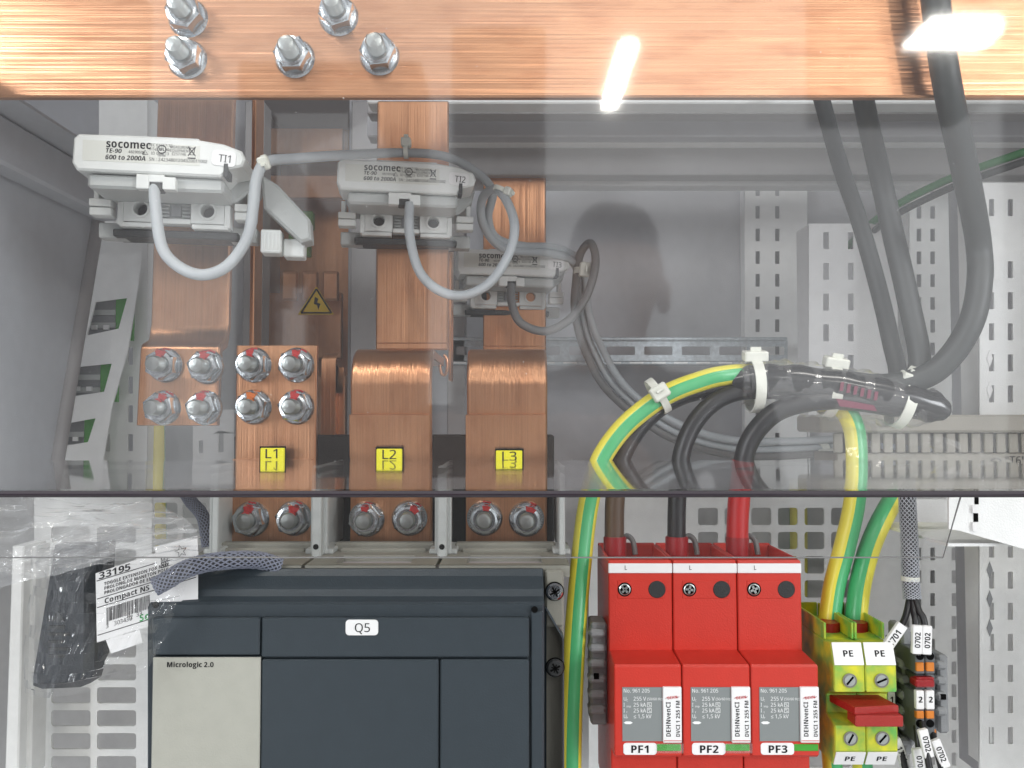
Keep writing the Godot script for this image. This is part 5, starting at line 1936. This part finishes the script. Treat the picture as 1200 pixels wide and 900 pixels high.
func cables() -> void:
	# measuring cables of the three transformers
	var gm: Material = mats.wire_grey
	var wn := "grey measuring cables of the transformers"
	cable("measuring_cable", "pale grey cable looping under the TI1 transformer and on over the others", "cable", [[181, 219, 0.493], [182, 240, 0.487], [190, 290, 0.48], [212, 314, 0.475], [240, 322, 0.473], [268, 310, 0.475], [290, 278, 0.48], [297, 240, 0.485], [301, 208, 0.49], [313, 190, 0.50], [345, 186, 0.52], [400, 182, 0.555], [470, 179, 0.60], [520, 183, 0.62], [556, 200, 0.63], [577, 224, 0.635], [572, 255, 0.645], [582, 279, 0.66], [612, 288, 0.69], [650, 290, 0.72], [676, 303, 0.735], [687, 330, 0.74], [690, 365, 0.75], [704, 405, 0.76], [735, 455, 0.77], [790, 494, 0.765], [850, 514, 0.755], [920, 517, 0.745], [988, 514, 0.735]], 0.0031, gm, 14, wn)
	cable("measuring_cable", "pale grey cable hanging in a wide ring from the TI2 transformer", "cable", [[480, 238, 0.592], [480, 275, 0.588], [491, 317, 0.583], [514, 340, 0.58], [544, 346, 0.58], [575, 330, 0.585], [597, 296, 0.59], [603, 266, 0.595], [596, 240, 0.605], [582, 222, 0.615], [566, 232, 0.63], [566, 262, 0.64], [590, 291, 0.67], [640, 296, 0.71], [670, 306, 0.73], [679, 332, 0.745], [682, 367, 0.755], [694, 408, 0.765], [724, 457, 0.775], [785, 503, 0.77], [850, 524, 0.76], [920, 526, 0.75], [988, 521, 0.74]], 0.0032, gm, 14, wn)
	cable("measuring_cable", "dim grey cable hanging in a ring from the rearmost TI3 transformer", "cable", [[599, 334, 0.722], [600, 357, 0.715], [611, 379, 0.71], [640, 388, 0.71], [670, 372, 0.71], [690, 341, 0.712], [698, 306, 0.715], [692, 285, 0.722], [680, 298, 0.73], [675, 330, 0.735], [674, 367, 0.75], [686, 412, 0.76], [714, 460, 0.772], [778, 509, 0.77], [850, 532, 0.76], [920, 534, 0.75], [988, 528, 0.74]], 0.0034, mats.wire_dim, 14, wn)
	# thick rubber cables from above
	var rn := "thick grey rubber cables coming down at the right"
	cable("rubber_cable", "thinnest of three thick dark cables coming down at the right, leftmost", "cable", [[945, 50, 0.63], [968, 135, 0.62], [985, 195, 0.61], [1008, 262, 0.60], [1030, 340, 0.59], [1044, 400, 0.58], [1052, 440, 0.57], [1040, 462, 0.565]], 0.0056, mats.rubber, 16, rn)
	cable("rubber_cable", "middle one of three thick dark cables coming down at the right", "cable", [[1002, 60, 0.57], [1014, 128, 0.57], [1030, 200, 0.565], [1048, 280, 0.56], [1064, 350, 0.555], [1078, 425, 0.55], [1062, 455, 0.55]], 0.0066, mats.rubber, 16, rn)
	cable("rubber_cable", "thickest dark cable curving round at the far right into the bundle", "cable", [[1090, -60, 0.462], [1101, 40, 0.464], [1112, 110, 0.468], [1131, 200, 0.495], [1146, 280, 0.53], [1148, 330, 0.53], [1138, 378, 0.53], [1112, 420, 0.535], [1080, 443, 0.54], [1030, 452, 0.545], [985, 447, 0.55], [930, 445, 0.55]], 0.0072, mats.rubber, 18, rn)
	# phase wires to the arresters
	var pn := "single wires to the red arresters"
	var o := cable("phase_wire", "black and brown wire bending down into the PF1 arrester", "wire", [[1095, 470, 0.552], [1040, 464, 0.553], [980, 458, 0.553], [900, 453, 0.552], [830, 456, 0.55], [785, 470, 0.548], [752, 497, 0.546], [731, 530, 0.545], [723, 562, 0.544]], 0.0058, mats.wire_black, 18, pn)
	var m := MB.new()
	m.tube(path([[723, 560, 0.544], [720.5, 590, 0.543], [720, 615, 0.543], [720, 648, 0.543]], 4), 0.0059, 18)
	obj("brown_sheath", m, mats.wire_brown, o)
	o = cable("phase_wire", "black wire bending down into the PF2 arrester", "wire", [[1080, 482, 0.545], [1030, 472, 0.546], [960, 462, 0.546], [890, 457, 0.545], [850, 464, 0.544], [822, 485, 0.543], [804, 515, 0.543], [796, 550, 0.543], [793, 600, 0.543], [793, 648, 0.543]], 0.0055, mats.wire_black, 18, pn)
	o = cable("phase_wire", "black wire with a red lower sleeve bending down into the PF3 arrester", "wire", [[1100, 478, 0.54], [1060, 478, 0.54], [1000, 470, 0.538], [955, 470, 0.538], [915, 480, 0.538], [890, 500, 0.539], [875, 525, 0.541], [869, 555, 0.543]], 0.0060, mats.wire_black, 18, pn)
	m = MB.new()
	m.tube(path([[871, 540, 0.542], [867, 575, 0.543], [864.5, 610, 0.543], [864, 648, 0.543]], 4), [0.0066, 0.0066, 0.0066, 0.0066, 0.0066, 0.0066, 0.0066, 0.0065, 0.0065, 0.0065, 0.0065, 0.0065, 0.0065], 18)
	obj("red_sleeve", m, mats.wire_red, o)
	for k in 3:
		var x: float = [720.5, 793, 864][k]
		o = thing("ferrule_sleeve", ["dark red collar on the wire in the top of the PF1 arrester", "dark red collar on the wire in the top of the PF2 arrester", "dark red collar on the wire in the top of the PF3 arrester"][k], "ferrule", P(x, 650, 0.543), "dark red collars of the wires")
		m = MB.new()
		var a := P(x, 628.5, 0.543)
		var b := P(x, 655, 0.543)
		m.tube([a, a.lerp(b, 0.05), a.lerp(b, 0.2), b], [0.0062, 0.0069, 0.0069, 0.0066], 20)
		obj("collar", m, mats.sleeve_red, o)
		o = thing("lead", "thin grey lead bowing behind the collar of the %s arrester" % ["PF1", "PF2", "PF3"][k], "wire", P(x + 14, 648, 0.555), "thin grey leads behind the collars")
		m = MB.new()
		m.tube(path([[x + 8, 634, 0.562], [x + 14, 628, 0.562], [x + 21, 634, 0.56], [x + 24, 650, 0.558]], 5), 0.0018, 8)
		obj("insulation", m, mats.wire_dim, o)
	o = thing("sleeve", "glossy black sleeve over the cables of the horizontal bundle", "cable sleeve", P(1000, 480, 0.54))
	m = MB.new()
	var sp := path([[860, 450, 0.548], [884, 447, 0.544], [920, 446, 0.541], [985, 453, 0.540], [1050, 466, 0.540], [1090, 476, 0.541], [1110, 483, 0.543]], 7)
	var sr := []
	for i in sp.size():
		var f := i / (sp.size() - 1.0)
		sr.append(0.0098 * (1.0 - 0.55 * smoothstep(0.84, 1.0, f)) * (0.75 + 0.25 * smoothstep(0.0, 0.12, f)) + 0.0006 * sin(i * 1.3))
	m.tube(sp, sr, 20)
	obj("sheath", m, mats.sleeve_black, o)
	# green and yellow wires
	var gr := lin(0.008, 0.19, 0.03)
	var ye := lin(0.66, 0.53, 0.008)
	var en := "thick green and yellow earth wires"
	cable("earth_wire", "green and yellow wire arching from the bundle down the left of the red arresters", "wire", [[1040, 464, 0.562], [985, 454, 0.562], [930, 446, 0.560], [890, 438, 0.553], [850, 440, 0.545], [820, 447, 0.543], [780, 463, 0.54], [740, 492, 0.538], [714, 522, 0.537], [699, 552, 0.537], [688, 600, 0.537], [681, 660, 0.53], [675, 730, 0.52], [671, 800, 0.515], [669, 860, 0.51], [668, 930, 0.51]], 0.0062, mats.earth_wire, 32, en, [gr, gr, ye, ye, ye, ye, gr, gr, ye, ye, ye, ye], -PI / 6)
	cable("earth_wire", "green and yellow wire dropping from the bundle into the left earth terminal", "wire", [[960, 470, 0.55], [985, 476, 0.548], [1000, 500, 0.546], [1004, 540, 0.543], [1001, 590, 0.54], [990, 640, 0.538], [977, 690, 0.535], [970, 748, 0.53]], 0.0063, mats.earth_wire, 32, en, [ye, ye, ye, ye, ye, ye, ye, ye, gr, gr, gr, gr, gr, gr, gr, gr], 0.0)
	cable("earth_wire", "green and yellow wire slanting in from the right into the right earth terminal", "wire", [[1001.5, 748, 0.53], [1007, 690, 0.535], [1020, 640, 0.545], [1040, 597, 0.56], [1058, 570, 0.62], [1074, 560, 0.70], [1090, 556, 0.77]], 0.0063, mats.earth_wire, 32, en, [ye, ye, ye, ye, ye, ye, ye, ye, gr, gr, gr, gr, gr, gr, gr, gr], 0.0)
	for k in 2:
		var p: Array = [[970, 970.5], [1001.8, 1001.5]][k]
		o = thing("ferrule_sleeve", ["dark red collar on the wire in the left earth terminal", "dark red collar on the wire in the right earth terminal"][k], "ferrule", P(p[1], 752, 0.53), "dark red collars of the wires")
		m = MB.new()
		var a := P(p[0], 728, 0.522)
		var b := P(p[1], 757, 0.522)
		m.tube([a, a.lerp(b, 0.05), a.lerp(b, 0.2), b], [0.0068, 0.0073, 0.0073, 0.0070], 20)
		obj("collar", m, mats.sleeve_red, o)
		cable("earth_wire", ["green and yellow wire leaving the left earth terminal at the bottom edge", "green and yellow wire leaving the right earth terminal at the bottom edge"][k], "wire", [[974 + k * 36, 880, 0.52], [976 + k * 35, 905, 0.52], [978 + k * 34, 950, 0.52]], 0.0055, mats.earth_wire, 32, en, [ye, ye, ye, ye, ye, ye, ye, ye, gr, gr, gr, gr, gr, gr, gr, gr], 0.4)
	# clear film round the bundle
	o = thing("film_sleeve", "clear wrinkled film wrapped round the horizontal cable bundle", "film", P(1000, 490, 0.55))
	m = MB.new()
	var fp := path([[866, 449, 0.547], [900, 450, 0.547], [950, 456, 0.547], [1000, 463, 0.546], [1050, 472, 0.545], [1108, 484, 0.545]], 9)
	var rr := []
	for i in fp.size():
		rr.append(0.0125 + 0.0016 * sin(i * 1.7) * sin(i * 0.61) + (0.004 * sin(PI * i / (fp.size() - 1.0))) - 0.0085 * smoothstep(0.82, 1.0, i / (fp.size() - 1.0)))
	m.tube(fp, rr, 20, true)
	obj("sheet", m, mats.film, o)
	o = thing("loose_film", "loose end of clear film hanging from the bundle towards the beige duct", "film", P(1160, 580, 0.6))
	m = MB.new()
	for i in 10:
		for j in 6:
			var q := []
			for e in [[i, j], [i + 1, j], [i + 1, j + 1], [i, j + 1]]:
				var u: float = e[0] / 10.0
				var v: float = e[1] / 6.0
				q.append(P(985 + u * 200 + v * 10, 478 + u * 60 + v * (70 - 40 * u) + 3 * sin(u * 17 + v * 5), 0.548 - 0.03 * v + 0.004 * sin(u * 13 + v * 9) + 0.004 * sin(u * 31 - v * 7)))
			m.quad(q[0], q[1], q[2], q[3], Vector3(0, 0, 1))
	obj("sheet", m, mats.film, o)
	o = thing("printed_strip", "red printed strip under the film of the cable bundle", "strip", P(1010, 480, 0.53))
	m = MB.new()
	for k in 6:
		var a := P(986 + k * 8, 453 + k * 2.2, 0.5285)
		m.prism(PackedVector2Array([Vector2(-1.2, -2.6), Vector2(0.8, -2.6), Vector2(1.7, 2.6), Vector2(-0.3, 2.6)]), -0.0002, 0.0002, 0.0, Transform3D(Basis.from_scale(Vector3(0.001, 0.001, 1)), a))
	var pa := [P(980, 467, 0.5283), P(1024, 475, 0.5283), P(1028, 482, 0.5283), P(984, 476, 0.5283)]
	m.plate(pa, Vector3(0, 0, -0.0004))
	obj("strip", m, mats.print_red, o)
	# ties
	tie("cable tie on the bend of the arching green and yellow wire", 771, 464, 0.542, Vector3(-1, -0.62, 0), 0.0118, 0.15, 0.0045, 1.5)
	tie("left upright cable tie round the film-wrapped bundle", 884, 452, 0.547, Vector3(1, 0.02, 0), 0.0165, -1.35, 0.0062, 1.5)
	tie("middle cable tie round the film-wrapped bundle", 972, 458, 0.547, Vector3(1, -0.15, 0), 0.0160, -1.3, 0.0062, 1.5)
	tie("right cable tie round the film-wrapped bundle", 1056, 474, 0.545, Vector3(1, -0.32, 0), 0.0150, -1.25, 0.0062, 1.5)
	tie("small cable tie knob behind the right end of the bundle", 1078, 448, 0.55, Vector3(0.6, 0.8, 0), 0.0065, -1.0, 0.004, 1.5)
	tie("cable tie at the right end of the TI1 transformer", 311, 190, 0.50, Vector3(1, 0.3, 0), 0.0042, 0.4, 0.003, 1.3)
	tie("cable tie standing on top of the TI2 transformer", 476, 178, 0.60, Vector3(1, 0, 0), 0.0045, -1.5, 0.003, 1.4)
	tie("cable tie where the ring of the TI2 cable closes", 586, 222, 0.61, Vector3(0.4, 1, 0), 0.0048, 1.2, 0.003, 1.2)
	tie("cable tie right of the rearmost TI3 transformer", 683, 318, 0.73, Vector3(0.1, 1, 0), 0.0075, 0.1, 0.005, 1.5)
	tie("cable tie on the grey cables at the beige duct", 966, 530, 0.74, Vector3(1, 0.1, 0), 0.0075, 0.2, 0.006, 1.6)
	# braided sleeve with three tagged wires
	braided("braided_sleeve", "black and silver braided sleeve coming down to the spring terminals", [[1062, 560, 0.515], [1064, 600, 0.513], [1066, 640, 0.51], [1067, 675, 0.508], [1069, 702, 0.506]], 0.0046, 12, 38.0, mats.braid_dark, mats.braid_pale, 0.055)
	tie("narrow pale band round the lower end of the braided sleeve", 1067, 678, 0.508, Vector3(0.04, 1, 0), 0.0050, 2.6, 0.0025, 0.6)
	var ends := [[[1066, 700, 0.506], [1063, 716, 0.502], [1059, 728, 0.498], [1053, 738, 0.494]], [[1069, 700, 0.505], [1071, 718, 0.500], [1073, 730, 0.497], [1074.5, 768, 0.493]], [[1072, 700, 0.504], [1077, 716, 0.499], [1083, 728, 0.496], [1086.5, 768, 0.493]]]
	for k in 3:
		cable("control_wire", ["thin black wire with the slanted 1701 tag", "thin black wire with the left 0702 tag", "thin black wire with the right 0702 tag"][k], "wire", ends[k], 0.0018, mats.wire_black, 10, "thin black control wires")
	wire_tag("white wire tag lettered 1701, slanted", "1701", 1048.5, 747.5, 0.491, -0.95, 36, 12.5)
	wire_tag("white wire tag lettered 0702, left of two upright ones", "0702", 1075.5, 750, 0.490, -1.53, 33, 11)
	wire_tag("white wire tag lettered 0702, right of two upright ones", "0702", 1087, 750.5, 0.490, -1.53, 33, 11)
	var lows := [[[1081, 847, 0.496], [1084, 870, 0.488], [1093, 920, 0.484]], [[1093, 860, 0.499], [1098, 880, 0.492], [1108, 920, 0.49]], [[1047, 846, 0.512], [1053, 870, 0.505], [1066, 920, 0.50]], [[1074, 850, 0.50], [1077, 880, 0.497], [1082, 920, 0.495]]]
	for k in 4:
		cable("control_wire", ["thin black wire leaving below the middle 0702 tag", "thin black wire leaving below the right slanted tag", "thin black wire leaving behind the right earth terminal", "thin black wire leaving at the bottom edge with an upright tag"][k], "wire", lows[k], 0.0018, mats.wire_black, 10, "thin black control wires")
	wire_tag("white wire tag lettered 0702 hanging below the spring terminals", "0702", 1086, 872, 0.485, 1.35, 33, 11)
	wire_tag("white blank-looking wire tag leaning right at the bottom edge", "0702", 1103, 884, 0.489, 1.2, 34, 11)
	wire_tag("white wire tag lettered 1701 slanting below the right earth terminal", "1701", 1057, 884, 0.502, 1.2, 36, 11)
	wire_tag("white wire tag cut off by the bottom edge under the left spring terminal", "0702", 1078, 895, 0.493, 1.45, 33, 11)
	# braided sleeve across the breaker
	braided("braided_sleeve", "blue grey braided sleeve lying across the breaker's upper left corner", [[181, 688, 0.450], [196, 680, 0.452], [218, 667, 0.456], [246, 659, 0.462], [280, 656, 0.468], [305, 657, 0.474], [328, 664, 0.478]], 0.0043, 11, 30.0, mats.braid_dark, mats.braid)
	braided("braided_sleeve", "grey braided sleeve behind the left phase barrier", [[214, 572, 0.68], [224, 588, 0.68], [238, 606, 0.68], [244, 640, 0.68]], 0.0045, 12, 30.0, mats.braid_dark, mats.braid)


func wire_tag(label: String, s: String, px: float, py: float, d: float, turn: float, w: float, h: float) -> void:
	var o := thing("wire_tag", label, "label", P(px, py, d), "white tags on the control wires")
	o.rotation.z = -turn
	var k := d / F
	var m := MB.new()
	m.prism(round_rect(w * k, h * k, 0.0006, 3), -0.003, 0.0, 0.0004)
	own("sleeve", m, mats.label_white, o)
	m = MB.new()
	text(m, s, h * k * 0.82, Vector3(0, 0, 0.0001), Vector3(1, 0, 0), Vector3(0, 1, 0), "Droid Sans", true, false, 0.92)
	own("lettering", m, mats.ink, o)


# ---------- plastic bag, lever, label ----------
func sheet(m: MB, edge_l: Array, edge_r: Array, nu: int, nv: int, amp: float, seed_: int) -> void:
	# a crumpled sheet between two edges, each a list of (px, py, d)
	var f := FastNoiseLite.new()
	f.seed = seed_
	f.frequency = 1.0
	f.fractal_type = FastNoiseLite.FRACTAL_RIDGED
	f.fractal_octaves = 2
	var l := path(edge_l, 8)
	var r := path(edge_r, 8)
	var g := []
	for j in nv + 1:
		var a := float(j) / nv
		var pl: Vector3 = l[mini(int(a * (l.size() - 1)), l.size() - 1)]
		var pr: Vector3 = r[mini(int(a * (r.size() - 1)), r.size() - 1)]
		for i in nu + 1:
			var b := float(i) / nu
			var p := pl.lerp(pr, b)
			var e := f.get_noise_2d(b * 1.7 + a * 0.9, a * 1.5 - b * 0.6) * amp + f.get_noise_2d(b * 4.0 + 7, a * 3.6) * amp * 0.25
			g.append(p + Vector3(e * 0.25, e * 0.3, e + sin(PI * b) * amp * 2.0))
	var nor := []
	for j in nv + 1:
		for i in nu + 1:
			var dx: Vector3 = g[j * (nu + 1) + mini(i + 1, nu)] - g[j * (nu + 1) + maxi(i - 1, 0)]
			var dy: Vector3 = g[mini(j + 1, nv) * (nu + 1) + i] - g[maxi(j - 1, 0) * (nu + 1) + i]
			var n := dx.cross(dy).normalized()
			nor.append(n if n.z > 0 else -n)
	for j in nv:
		for i in nu:
			var k := j * (nu + 1) + i
			m.squad(g[k], g[k + 1], g[k + nu + 2], g[k + nu + 1], nor[k], nor[k + 1], nor[k + nu + 2], nor[k + nu + 1])


func bag_and_lever() -> void:
	var o := thing("lever", "dark blue black plastic lever inside the plastic bag, lower left", "lever", P(70, 808, 0.46))
	var m := MB.new()
	pprism(m, [[60, 640], [108, 640], [106, 790], [102, 803], [90, 808], [45, 810], [34, 806], [34, 796]], 0.466, 0.02, 0.004)
	obj("handle", m, mats.lever, o)
	m = MB.new()
	pprism(m, [[110, 636], [126, 636], [118, 770], [108, 790]], 0.474, 0.012, 0.002)
	obj("rear_half", m, mats.lever, o)
	m = MB.new()
	for k in 5:
		pbox(m, 56, 733 + k * 8.5, 76 + (k % 2) * 5, 737 + k * 8.5, 0.4657, 0.0008, 0.0002)
	pprism(m, [[60, 728], [76, 728], [68, 716]], 0.4657, 0.0008)
	obj("mould_mark", m, mats.case_dark, o)
	# label
	o = thing("paper_label", "white printed paper label numbered 33195 in the plastic bag", "label", P(140, 752, 0.458))
	var tl := P(112, 672, 0.457)
	var bl := P(113.5, 753, 0.457)
	var br := P(232, 716, 0.462)
	var tr := P(232, 631, 0.462)
	var rt := (br - bl).normalized()
	var upv := (tl - bl).normalized()
	var nn := rt.cross(upv).normalized()
	m = MB.new()
	m.plate([tl, tr, br, bl], -nn * 0.0003)
	m.plate([P(124, 750, 0.4575), P(164, 738, 0.4578), P(167, 753, 0.4578), P(130, 766, 0.4575)], Vector3(0, 0, -0.0003))
	m.plate([P(180, 641, 0.4603), P(231, 628, 0.4608), P(233, 660, 0.4608), P(190, 668, 0.4603)], Vector3(0, 0, -0.0003))
	obj("sheet", m, mats.label_white, o)
	m = MB.new()
	var L := func(u: float, v: float) -> Vector3: return bl + rt * u * (br - bl).length() + upv * v * (tl - bl).length() + nn * 0.0002
	text(m, "33195", 0.0048, L.call(0.03, 0.945), rt, upv, "Droid Sans", true, true, 1.25)
	text(m, "TOGGLE EXTENSION FOR NS800-1600", 0.0023, L.call(0.08, 0.81), rt, upv, "Droid Sans", true, true, 1.0)
	text(m, "PROLONG.DE MANETON POUR NS800-1600", 0.0023, L.call(0.08, 0.745), rt, upv, "Droid Sans", true)
	text(m, "PROLONGADOR DE EMPU\u00d1ADURA NS800", 0.0023, L.call(0.08, 0.68), rt, upv, "Droid Sans", true)
	text(m, "Compact NS", 0.0036, L.call(0.08, 0.56), rt, upv, "Droid Sans", true, true, 1.1)
	text(m, "3", 0.0028, L.call(0.09, 0.19), rt, upv)
	text(m, "303430", 0.0028, L.call(0.17, 0.195), rt, upv)
	text(m, "2", 0.0028, L.call(0.33, 0.21), rt, upv)
	text(m, "33", 0.0028, L.call(0.39, 0.22), rt, upv)
	text(m, "Made in", 0.0029, L.call(0.64, 0.90), rt, upv)
	text(m, "NN-20", 0.0029, L.call(0.64, 0.83), rt, upv)
	for q in [[0.0, 0.885, 0.60], [0.0, 0.50, 0.99], [0.0, 0.625, 0.99], [0.0, 0.10, 0.99], [0.64, 0.865, 0.9], [0.64, 0.79, 0.9]]:
		m.tube([L.call(q[0] + 0.01, q[1]), L.call(q[2], q[1] + 0.0)], 0.00018, 4)
	var u := 0.10
	while u < 0.52:
		var w := rng.randf_range(0.004, 0.011)
		var a: Vector3 = L.call(u, 0.455)
		var b: Vector3 = L.call(u + w, 0.455)
		var dn: Vector3 = -upv * (tl - bl).length() * (0.235 if u < 0.11 or absf(u - 0.31) < 0.01 else 0.20)
		m.quad(a, b, b + dn, a + dn, nn)
		u += w + rng.randf_range(0.004, 0.010)
	var sp := []
	for i in 11:
		var rr := 0.0032 if i % 2 == 0 else 0.0013
		sp.append(P(212, 646, 0.4597) + Vector3(cos(TAU * i / 10.0 + 0.6) * rr, sin(TAU * i / 10.0 + 0.6) * rr, 0))
	m.tube(sp, 0.0002, 4)
	obj("lettering", m, mats.ink, o)
	m = MB.new()
	text(m, "Sc", 0.0048, L.call(0.42, 0.155), rt, upv, "Droid Sans", true)
	obj("green_lettering", m, mats.ink_green, o)
	o = thing("plastic_bag", "crumpled clear plastic bag with a lever and label in it, at the left", "bag", P(90, 810, 0.44))
	m = MB.new()
	sheet(m, [[-30, 575, 0.40], [-30, 640, 0.41], [-30, 695, 0.415]], [[190, 592, 0.45], [220, 612, 0.447], [238, 632, 0.443]], 70, 40, 0.009, 3)
	obj("flap", m, mats.bag_milky, o)
	m = MB.new()
	sheet(m, [[40, 640, 0.44], [36, 720, 0.437], [32, 812, 0.448]], [[236, 640, 0.447], [205, 720, 0.448], [172, 788, 0.452]], 60, 60, 0.011, 8)
	obj("pouch", m, mats.bag, o)
	m = MB.new()
	sheet(m, [[110, 606, 0.445], [80, 626, 0.44], [40, 660, 0.437]], [[236, 622, 0.45], [180, 630, 0.446], [104, 662, 0.44]], 40, 30, 0.005, 17)
	obj("fold", m, mats.bag_milky, o)


# ---------- the clear cover ----------
func clear_cover() -> void:
	var Y := EYE.y
	var fy := Y - 85.0 / F * COVER
	var o := thing("clear_cover", "large clear plastic cover with a bent lower edge in front of the bars", "cover", Vector3(0, fy, -COVER))
	var m := MB.new()
	m.box(Vector3(0, fy + 0.18, -COVER - 0.0015), Vector3(0.56, 0.3574, 0.003))
	obj("front_sheet", m, mats.cover, o)
	m = MB.new()
	m.box(Vector3(0, fy - 0.0002, -COVER - 0.0032 - 0.109), Vector3(0.56, 0.0026, 0.218))
	obj("lower_flange", m, mats.cover, o)
	m = MB.new()
	m.box(Vector3(0, fy - 0.0005, -COVER - 0.0008), Vector3(0.56, 0.0022, 0.0032), 0.0009)
	obj("edge", m, mats.cover_edge, o)
	m = MB.new()
	var x1: float = (1111.0 - 600.0) / F * 0.32
	var q := [Vector3(-0.28, fy - 0.0018, -0.3125), Vector3(x1, fy - 0.0018, -0.3125), Vector3(x1, fy - 0.0246, -0.326), Vector3(-0.28, fy - 0.0246, -0.326)]
	var back := Vector3(0, 0.5, -0.86).normalized() * 0.002
	m.plate(q, back)
	obj("lip", m, mats.cover_lip, o)
	m = MB.new()
	for i in 70:
		var c := Vector3(rng.randf_range(-0.18, 0.18), fy + pow(rng.randf(), 0.8) * 0.16 + 0.004, -COVER + 0.0001)
		m.lathe([Vector2(0.0002, 0), Vector2(0.00013, 0.00008), Vector2(0, 0.0001)], 6, Transform3D(Basis.from_scale(Vector3.ONE * rng.randf_range(0.3, 1.0)), c))
	obj("dust_specks", m, mats.label_white, o).set_meta("kind", "stuff")
	m = MB.new()
	m.tube([q[3], q[2], q[1]], 0.0003, 6)
	obj("lip_edge", m, mats.cover_lip_edge, o)
